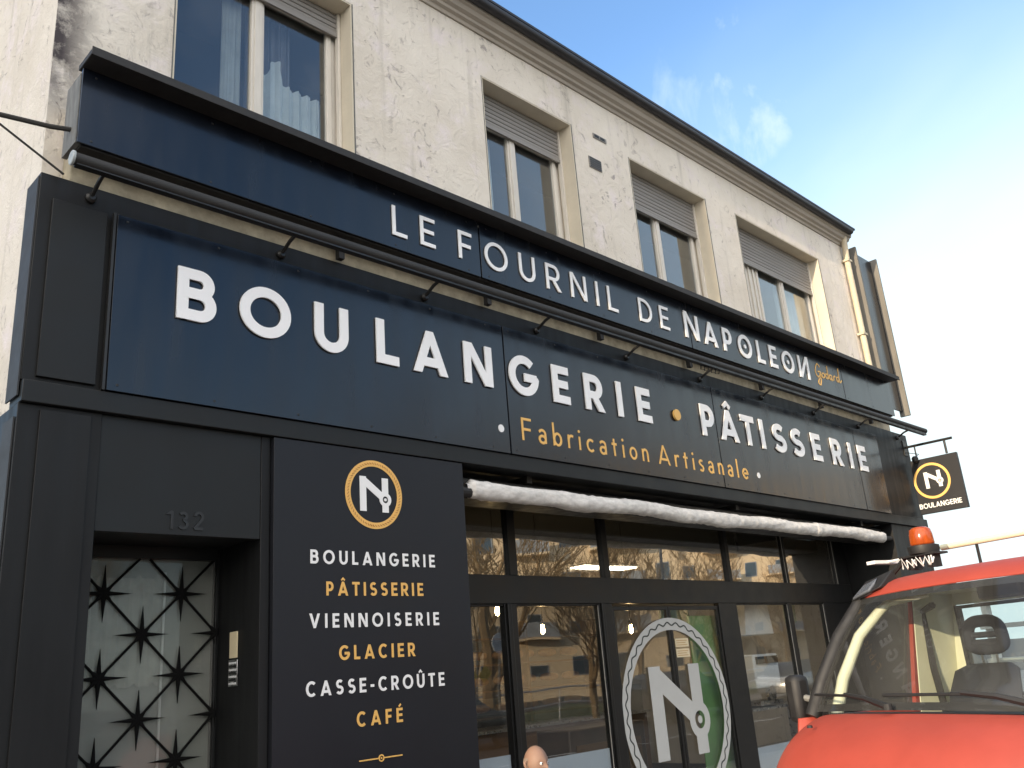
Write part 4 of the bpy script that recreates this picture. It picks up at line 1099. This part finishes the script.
# marker lamps on the roof corners
for s in (-1, 1):
    ml = vb(MB().add([(-1.140, s * .80, 2.035), (-1.140, s * .56, 2.095), (-1.280, s * .56, 2.200), (-1.300, s * .80, 2.155), (-1.340, s * .80, 2.035), (-1.340, s * .56, 2.095)],
            [(0, 1, 2, 3), (0, 3, 4), (1, 5, 2), (3, 2, 5, 4), (0, 4, 5, 1)]), 'marker_lamp', M['trim'], bevel=.008)
    vb(MB().add([(-1.136, s * .785, 2.050), (-1.136, s * .64, 2.090), (-1.240, s * .64, 2.165), (-1.255, s * .785, 2.130), (-1.170, s * .785, 2.035), (-1.170, s * .64, 2.065)],
            [(0, 1, 2, 3), (0, 3, 4), (1, 5, 2), (3, 2, 5, 4), (0, 4, 5, 1)]), 'lens', M['lens'], ml, bevel=.01)
# dashboard, seats, rear bulkhead with window
rows = []
for X, z in ((-.0, 1.44), (-.22, 1.43), (-.36, 1.39), (-.40, 1.15)):
    rows.append([(wb(s * .86) - .02 + X, s * .86, z - .02 * s * s) for s in [k / 6 for k in range(-6, 7)]])
vb(MB().grid(rows), 'dashboard', M['dash'], smooth=50)
vb(MB().tube([(-1.16 + .19 * math.sin(a) * .45, .45 + .19 * math.cos(a), 1.40 + .19 * math.sin(a)) for a in [2 * PI * k / 24 for k in range(25)]], .015, 8, False), 'steering_wheel', M['trim'], smooth=60)
def seat_(y, w):
    b = MB(); rows = []
    for z, x, hw in ((.95, -1.62, w), (1.2, -1.68, w * 1.02), (1.45, -1.77, w), (1.585, -1.83, w * .88), (1.62, -1.87, w * .6)):
        rr = []
        for k in range(13):
            a = 2 * PI * k / 12; rr.append((x + .075 * math.sin(a) * (1 if z < 1.61 else .4), y + hw * math.copysign(abs(math.cos(a)) ** .6, math.cos(a)), z))
        rows.append(rr)
    b.grid(rows); b.f.append(tuple(len(b.v) - 13 + k for k in range(12)))
    st = vb(b, 'seat', M['seat'], smooth=60)
    vb(MB().box(-1.75, -1.22, y - w, y + w, .82, .98), 'cushion', M['seat'], st, bevel=.04)
    hr = MB(); hz = 1.785
    loop = [(-1.885, y + .115 * math.copysign(abs(math.cos(a)) ** .55, math.cos(a)) * (1 - .12 * math.sin(a)), hz + .082 * math.copysign(abs(math.sin(a)) ** .6, math.sin(a))) for a in [2 * PI * k / 36 for k in range(37)]]
    hr.tube(loop, .036, 10, False); hr.tube([(-1.885, y - .11, hz), (-1.885, y + .11, hz)], .018, 8); hr.tube([(-1.885, y - .12, hz - .055), (-1.885, y + .12, hz - .055)], .03, 8)
    vb(hr, 'headrest', M['seat'], st, smooth=60)
    pr = MB()
    for u in (-.05, .05): pr.tube([(-1.885, y + u, 1.59), (-1.885, y + u, 1.72)], .008, 6)
    vb(pr, 'headrest_post', M['steel'], st)
seat_(-.50, .24); seat_(.48, .25)
vb(MB().box(-2.00, -1.97, -.74, .9, .5, 1.42), 'bulkhead', M['dash'], bevel=.004)
vb(MB().box(-2.00, -1.97, -.74, .74, 1.98, 2.08), 'bulkhead_head', M['cream'])
rw = vb(MB().box(-1.986, -1.982, -.74, .74, 1.42, 1.98), 'rear_window', M['glass_van'])
f_ = MB(); f_.box(-2.005, -1.962, -.74, -.715, 1.425, 1.975); f_.box(-2.005, -1.962, .715, .74, 1.425, 1.975); f_.box(-2.005, -1.962, -.715, .715, 1.425, 1.445); f_.box(-2.005, -1.962, -.715, .715, 1.955, 1.975)
vb(f_, 'window_seal', M['trim'], rw)
vb(MB().box(-1.30, -1.24, .0, .26, 1.96, 2.05), 'rear_view_mirror', M['trim'], bevel=.015)
# deck, headboard rack and load frame behind the cab
vb(MB().box(-5.2, -2.4, -.95, .95, .72, .86), 'load_bed', M['oldgrey'], bevel=.01)
vb(MB().box(-5.2, -.9, -.42, .42, .42, .70), 'chassis', M['trim'])
rk = MB()
for y in (-.9, -.3, .3, .9): rk.box(-2.50, -2.45, y - .02, y + .02, .86, 2.0)
for z in (1.35, 1.60, 1.82, 1.98): rk.box(-2.51, -2.44, -.95, .95, z, z + .03)
for y in (-.93, .93):
    rk.box(-5.15, -2.5, y - .015, y + .015, 1.25, 1.29); rk.box(-5.15, -5.1, y - .02, y + .02, .86, 1.29)
vb(rk, 'load_rack', M['whitebox'])
# beacon and its bracket
bc = vb(MB().lathe([(.085, 0), (.09, .02), (.09, .045), (.075, .05)], (-1.46, -.455, 2.275), 24), 'beacon_base', M['trim'], smooth=50)
vb(MB().lathe([(.064, .05), (.070, .06), (.067, .115), (.060, .145), (.040, .158), (.005, .160)], (-1.46, -.455, 2.275), 24), 'beacon', M['orange'], smooth=60)
ba = MB(); ba.box(-1.52, -1.40, -.60, -.34, 2.262, 2.274); ba.box(-1.50, -1.42, -.56, -.52, 2.19, 2.261); ba.box(-1.50, -1.42, -.42, -.38, 2.19, 2.261); ba.tube([(-1.46, -.60, 2.27), (-1.44, -.76, 2.15)], .016, 6)
vb(ba, 'beacon_bracket', M['trim'])
rw_ = random.Random(5); pts = [(-1.385 + rw_.uniform(-.02, .02), -.57 + .011 * k + rw_.uniform(-.012, .012), 2.225 + (.032 if k % 2 else -.028) * rw_.uniform(.5, 1.1)) for k in range(22)]
cl = MB().tube(pts, .0045, 5)
vb(cl, 'wire_coil', M['whitebox'])
vb(MB().box(-1.56, -1.34, -.80, -.73, 2.255, 2.275).tube([(-1.46, -.76, 2.265), (-1.46, -.58, 2.268)], .008, 6), 'aerial_plate', M['whitebox'])
vb(MB().tube([(-1.8, -.60, 2.33), (-1.8, .95, 2.33)], .019, 8), 'roof_bar', M['cream'], smooth=60)
bp_ = MB()
for y in (-.35, .68): bp_.tube([(-1.8, y, 2.15), (-1.8, y, 2.33)], .010, 6)
vb(bp_, 'roof_bar_post', M['trim'])
vb(MB().box(-.03, -.015, -.26, .26, .46, .57), 'number_plate', M['whitebox'])

# ================================================================== SEATED MAN BY THE WINDOW
def skin_body(name, joints, edges, m, parent, sub=2, root=0, off=None):
    me = bpy.data.meshes.new(name); me.from_pydata([j[0] for j in joints], edges, []); me.materials.append(m)
    ob = bpy.data.objects.new(name, me); COL.objects.link(ob)
    if parent is not None: ob.parent = parent
    sk = ob.modifiers.new('skin', 'SKIN'); sk.use_smooth_shade = True; sk.branch_smoothing = .4
    for i, j in enumerate(joints):
        r = j[1]; me.skin_vertices[0].data[i].radius = (r, r) if not isinstance(r, tuple) else r
        me.skin_vertices[0].data[i].use_root = (i == root)
    sb = ob.modifiers.new('sub', 'SUBSURF'); sb.levels = sub; sb.render_levels = sub
    return ob
px_, py_ = 4.77, -.47
def pp(x, y, z): return (x, y, z)          # relative to (px_,py_,0), facing -Y
DX = Vector((px_, py_, 0))
J = [((0, .10, .50), (.15, .11)), ((0, .10, .66), (.135, .10)), ((0, .07, .82), (.155, .105)), ((0, .03, .93), (.12, .085)), ((0, .005, .955), .05), ((0, -.01, .985), .048)]
Eb = [(0, 1), (1, 2), (2, 3), (3, 4), (4, 5)]
def limb(start, pts):
    prev = start
    for p in pts: J.append(p); Eb.append((prev, len(J) - 1)); prev = len(J) - 1
    return prev
for s in (-1, 1):
    limb(0, [((s * .09, .06, .47), .09), ((s * .12, -.18, .48), .078), ((s * .13, -.38, .47), .06), ((s * .13, -.40, .28), .055), ((s * .13, -.38, .10), .038), ((s * .13, -.40, .045), .038), ((s * .14, -.52, .03), .03)])
    e = limb(3, [((s * .17, .03, .89), .055), ((s * .215, .03, .76), .045), ((s * .22, -.02, .62), .038), ((s * .16, -.16, .60), .032), ((s * .11, -.27, .61), .026), ((s * .10, -.31, .61), (.030, .018))])
body = None
man = thing('person', 'bald seated man in a dark jacket on the pavement below the shop windows', 'person', (px_, py_, 0))
W['manbody'] = 0
bodyo = skin_body('body', J, Eb, M['skin'], man)
hands = []
for s in (-1, 1):
    for k, (dx, ln_) in enumerate([(-.026, .062), (-.009, .07), (.009, .066), (.026, .052)]):
        b0 = (s * .10 + dx, -.315, .61)
        skin_body('finger', [((b0[0], b0[1] + .02, b0[2]), .010), ((b0[0], b0[1] - ln_ * .5, b0[2] - .004), .009), ((b0[0], b0[1] - ln_ * .8, b0[2] - .022), .008), ((b0[0], b0[1] - ln_ * .85, b0[2] - .042), .007)], [(0, 1), (1, 2), (2, 3)], M['skin'], bodyo, 1)
    skin_body('thumb', [((s * .10 - s * .02, -.29, .61), .011), ((s * .10 - s * .048, -.315, .602), .010), ((s * .10 - s * .056, -.345, .592), .008)], [(0, 1), (1, 2)], M['skin'], bodyo, 1)
# head: shaped ellipsoid with brow, nose, chin, ears
def head_mesh(cx, cy, cz):
    mb = MB(); nu, nv = 40, 28; rows = []
    for i in range(nv + 1):
        th = PI * i / nv; rr = []
        for k in range(nu + 1):
            ph = 2 * PI * k / nu
            d = Vector((math.sin(th) * math.sin(ph), -math.sin(th) * math.cos(ph), math.cos(th)))   # -y = face
            x, y, z = d.x * .076, d.y * .095, d.z * .118
            if z < 0: x *= 1 - .28 * (-z / .118) ** 1.3; y *= 1 - .10 * (-z / .118)
            if d.y > 0 and z < -.02: y *= .82
            f = max(0, -d.y)
            g = lambda a, b, sa, sb: math.exp(-((x - a) / sa) ** 2 - ((z - b) / sb) ** 2) * (f > .3)
            y -= .024 * g(0, -.022, .011, .020) + .006 * g(0, .022, .04, .010) + .008 * g(0, -.062, .024, .006) + .006 * g(0, -.10, .025, .015)
            y += .010 * g(.031, .006, .015, .010) + .010 * g(-.031, .006, .015, .010) + .004 * g(0, -.066, .022, .003)
            rr.append((cx + x, cy + y, cz + z))
        rows.append(rr)
    return mb.grid(rows)
hx, hy, hz = 0, -.03, 1.05
hb = head_mesh(hx, hy, hz)
for s in (-1, 1): hb.tube([(hx + s * .074, hy + .012, hz - .028), (hx + s * .085, hy + .018, hz - .008), (hx + s * .088, hy + .022, hz + .016), (hx + s * .076, hy + .010, hz + .024)], [.007, .010, .011, .006], 8)
hd_ = hb.build('head', M['skin'], bodyo, smooth=80, local=True)
for s in (-1, 1):
    MB().lathe([(.001, -.011), (.008, -.008), (.011, 0), (.008, .008), (.001, .011)], (hx + s * .031, hy - .079, hz + .006), 12).build('eye', M['whitebox'], hd_, local=True, smooth=80)
    MB().lathe([(.001, -.0018), (.0045, 0)], (hx + s * .031, hy - .0895, hz + .006), 10, 'y').build('iris', M['black'], hd_, local=True)
# cropped hair round the back and sides
rows = []
for i in range(9):
    z = -.045 + i * .011; rr = []
    for k in range(25):
        ph = R(-88) + R(176) * k / 24
        r = math.sqrt(max(0, 1 - (z / .118) ** 2))
        q = 1 - .28 * (max(0, -z) / .118) ** 1.3
        lift = .0035 * math.sin(PI * min(1, max(0, (i + .5) / 9)))
        rr.append((hx + (r * .076 * q + .001 + lift) * math.sin(ph), hy + (r * .095 * (.82 if z < -.02 else .95 if z < 0 else 1) + .001 + lift) * math.cos(ph), hz + z))
    rows.append(rr)
MB().grid(rows).build('hair', M['hair'], hd_, local=True, smooth=80)
# clothes: looser skins over the same joints
def cloth(name, idx, m, k=1.16, add=.012):
    mp = {j: i for i, j in enumerate(idx)}
    JJ = [(J[j][0], tuple(a * k + add for a in (J[j][1] if isinstance(J[j][1], tuple) else (J[j][1],) * 2))) for j in idx]
    EE = [(mp[a], mp[b]) for a, b in Eb if a in mp and b in mp]
    return skin_body(name, JJ, EE, m, bodyo)
legs = [6, 7, 8, 9, 10, 18 + 1, 20, 21, 22, 23]
n0 = 6; Lleg = list(range(6, 13)); Larm = list(range(13, 19)); Rleg = list(range(19, 26)); Rarm = list(range(26, 32))
cloth('jacket', [0, 1, 2, 3] + Larm[:5] + Rarm[:5], M['cloth1'])
cloth('trousers', [0] + Lleg[:5] + Rleg[:5], M['cloth2'], 1.08, .008)
cloth('shoe', Lleg[5:7], M['leather'], 1.15, .012); cloth('shoe', Rleg[5:7], M['leather'], 1.15, .012)
ch = thing('cafe_chair', 'grey metal cafe chair under the seated man', 'chair', (px_, py_, 0))
cx, cy = px_, py_ + .02
q = MB(); q.box(cx - .21, cx + .21, cy - .22, cy + .20, .365, .385); q.build('seat', M['rattan'], ch, bevel=.01)
for s in (-1, 1):
    for fy in (-.2, .18):
        MB().tube([(cx + s * .19, cy + fy, .364), (cx + s * .21, cy + fy * 1.15, 0)], .012, 8).build('leg', M['rattan'], ch)
    MB().tube([(cx + s * .19, cy + .235, .38), (cx + s * .19, cy + .30, .78)], .012, 8).build('back_post', M['rattan'], ch)
MB().box(cx - .19, cx + .19, cy + .285, cy + .30, .60, .78).build('backrest', M['rattan'], ch, bevel=.006)

# ================================================================== WORLD, SUN, CAMERA
CLOUD_FILL = 12
SUN_EL, SUN_AZ = 13, 186          # azimuth measured from +X toward +Y
w = bpy.data.worlds.new('World'); S.world = w; w.use_nodes = True
nt = w.node_tree; N = nt.nodes; L = nt.links; bg = N['Background']
sky = N.new('ShaderNodeTexSky'); sky.sky_type = 'NISHITA'; sky.sun_disc = False
sky.sun_elevation = R(SUN_EL); sky.sun_rotation = R(90 - SUN_AZ); sky.air_density = 1.0; sky.dust_density = .35; sky.ozone_density = 3.0
hs = N.new('ShaderNodeHueSaturation'); hs.inputs['Saturation'].default_value = 1.0; hs.inputs['Value'].default_value = 1.62; L.new(sky.outputs[0], hs.inputs['Color'])
tc = N.new('ShaderNodeTexCoord')
def wn(scale, det, ro, st, dist=0):
    mp = N.new('ShaderNodeMapping'); mp.inputs['Scale'].default_value = st; L.new(tc.outputs['Generated'], mp.inputs[0])
    n = N.new('ShaderNodeTexNoise'); n.inputs['Scale'].default_value = scale; n.inputs['Detail'].default_value = det; n.inputs['Roughness'].default_value = ro; n.inputs['Distortion'].default_value = dist
    L.new(mp.outputs[0], n.inputs['Vector']); return n
def rampw(src, a, b, v0=0, v1=1):
    r = N.new('ShaderNodeMapRange'); r.interpolation_type = 'SMOOTHSTEP'; r.inputs['From Min'].default_value = a; r.inputs['From Max'].default_value = b
    r.inputs['To Min'].default_value = v0; r.inputs['To Max'].default_value = v1; L.new(src, r.inputs[0]); return r
def mth(op, a, b=None):
    m_ = N.new('ShaderNodeMath'); m_.operation = op
    for i, v in enumerate((a, b)):
        if v is None: continue
        if isinstance(v, (int, float)): m_.inputs[i].default_value = v
        else: L.new(v, m_.inputs[i])
    return m_.outputs[0]
sp_ = N.new('ShaderNodeSeparateXYZ'); L.new(tc.outputs['Generated'], sp_.inputs[0])
# a veil of thin cloud low toward +X, and a few wisps higher up
wisp = mth('MULTIPLY', rampw(wn(3.2, 7, .6, (1, 1, 2.6), .6).outputs['Fac'], .66, .85, 0, .2).outputs[0], 1.0)
vv = mth('SUBTRACT', mth('MULTIPLY', sp_.outputs['X'], .8), mth('MULTIPLY', sp_.outputs['Z'], .9))
vn = mth('ADD', vv, mth('MULTIPLY', mth('SUBTRACT', wn(1.8, 5, .55, (1, 1, 1.6), .4).outputs['Fac'], .5), .34))
veil = rampw(vn, -.04, .50).outputs[0]
back = mth('MULTIPLY', rampw(sp_.outputs['Y'], .1, -.3, 0, .6).outputs[0], rampw(sp_.outputs['X'], .35, .85).outputs[0])  # haze added out of view, shaped to grey the sign reflections
haze_ = mth('MAXIMUM', mth('MULTIPLY', rampw(sp_.outputs['Z'], .42, .02).outputs[0], .75), back)
wd = N.new('ShaderNodeVectorMath'); wd.operation = 'DOT_PRODUCT'; L.new(tc.outputs['Generated'], wd.inputs[0]); wd.inputs[1].default_value = (.741, .386, .553)
puff = mth('MULTIPLY', rampw(wd.outputs['Value'],   .9968, .9998).outputs[0], rampw(wn(9, 6, .6, (1, 1, .45), .8).outputs['Fac'], .45, .75, 0, .6).outputs[0])
haze_ = mth('MAXIMUM', haze_, puff)
cf = mth('MAXIMUM', mth('MAXIMUM', veil, haze_), mth('MULTIPLY', wisp, rampw(sp_.outputs['Y'], -.2, .2).outputs[0]))
mx = N.new('ShaderNodeMix'); mx.data_type = 'RGBA'
L.new(cf, mx.inputs[0]); L.new(hs.outputs[0], mx.inputs[6]); mx.inputs[7].default_value = (4.2, 4.85, 4.95, 1)
# bright cloud added out of view behind the camera to light the facade
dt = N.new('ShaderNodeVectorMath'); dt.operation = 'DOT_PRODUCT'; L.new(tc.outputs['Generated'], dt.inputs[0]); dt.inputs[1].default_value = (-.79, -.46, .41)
fill_cloud = mth('MULTIPLY', rampw(dt.outputs['Value'], .34, .62).outputs[0], rampw(wn(2.6, 8, .6, (1, 1, 1.8), .3).outputs['Fac'], .36, .52, .25, 1).outputs[0])
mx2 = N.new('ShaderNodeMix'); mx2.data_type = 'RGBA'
L.new(fill_cloud, mx2.inputs[0]); L.new(mx.outputs[2], mx2.inputs[6]); mx2.inputs[7].default_value = (CLOUD_FILL * 1.04, CLOUD_FILL * .98, CLOUD_FILL * .90, 1)
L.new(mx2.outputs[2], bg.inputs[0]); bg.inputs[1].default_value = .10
sun = bpy.data.lights.new('sun', 'SUN'); sun.energy = 2.3; sun.angle = R(.5); sun.color = (1, .80, .56)
so = bpy.data.objects.new('sun', sun); COL.objects.link(so)
d = Vector((math.cos(R(SUN_AZ)) * math.cos(R(SUN_EL)), math.sin(R(SUN_AZ)) * math.cos(R(SUN_EL)), math.sin(R(SUN_EL))))
so.rotation_euler = d.to_track_quat('Z', 'Y').to_euler(); so.location = d * 50

RM = [[0.71277179, 0.16564462, 0.68155574], [-0.6974102, 0.27082027, 0.66353251], [-0.07466852, -0.94827118, 0.3085553]]
m3 = Matrix([[RM[i][0], -RM[i][1], -RM[i][2]] for i in range(3)])
cd = bpy.data.cameras.new('camera'); cam = bpy.data.objects.new('camera', cd); COL.objects.link(cam)
cam.matrix_world = Matrix.Translation((0, -5.2, 1.65)) @ m3.to_4x4()
cd.sensor_width = 36; cd.lens = 892.51 / 1024 * 36; cd.clip_end = 2000; cd.clip_start = .05
S.camera = cam
S.render.engine = 'CYCLES'
S.view_settings.view_transform = 'Standard'; S.view_settings.look = 'None'; S.view_settings.gamma = 1
S.view_settings.use_curve_mapping = False; S.view_settings.exposure = 1.32
S.render.resolution_x = 1024; S.render.resolution_y = 768
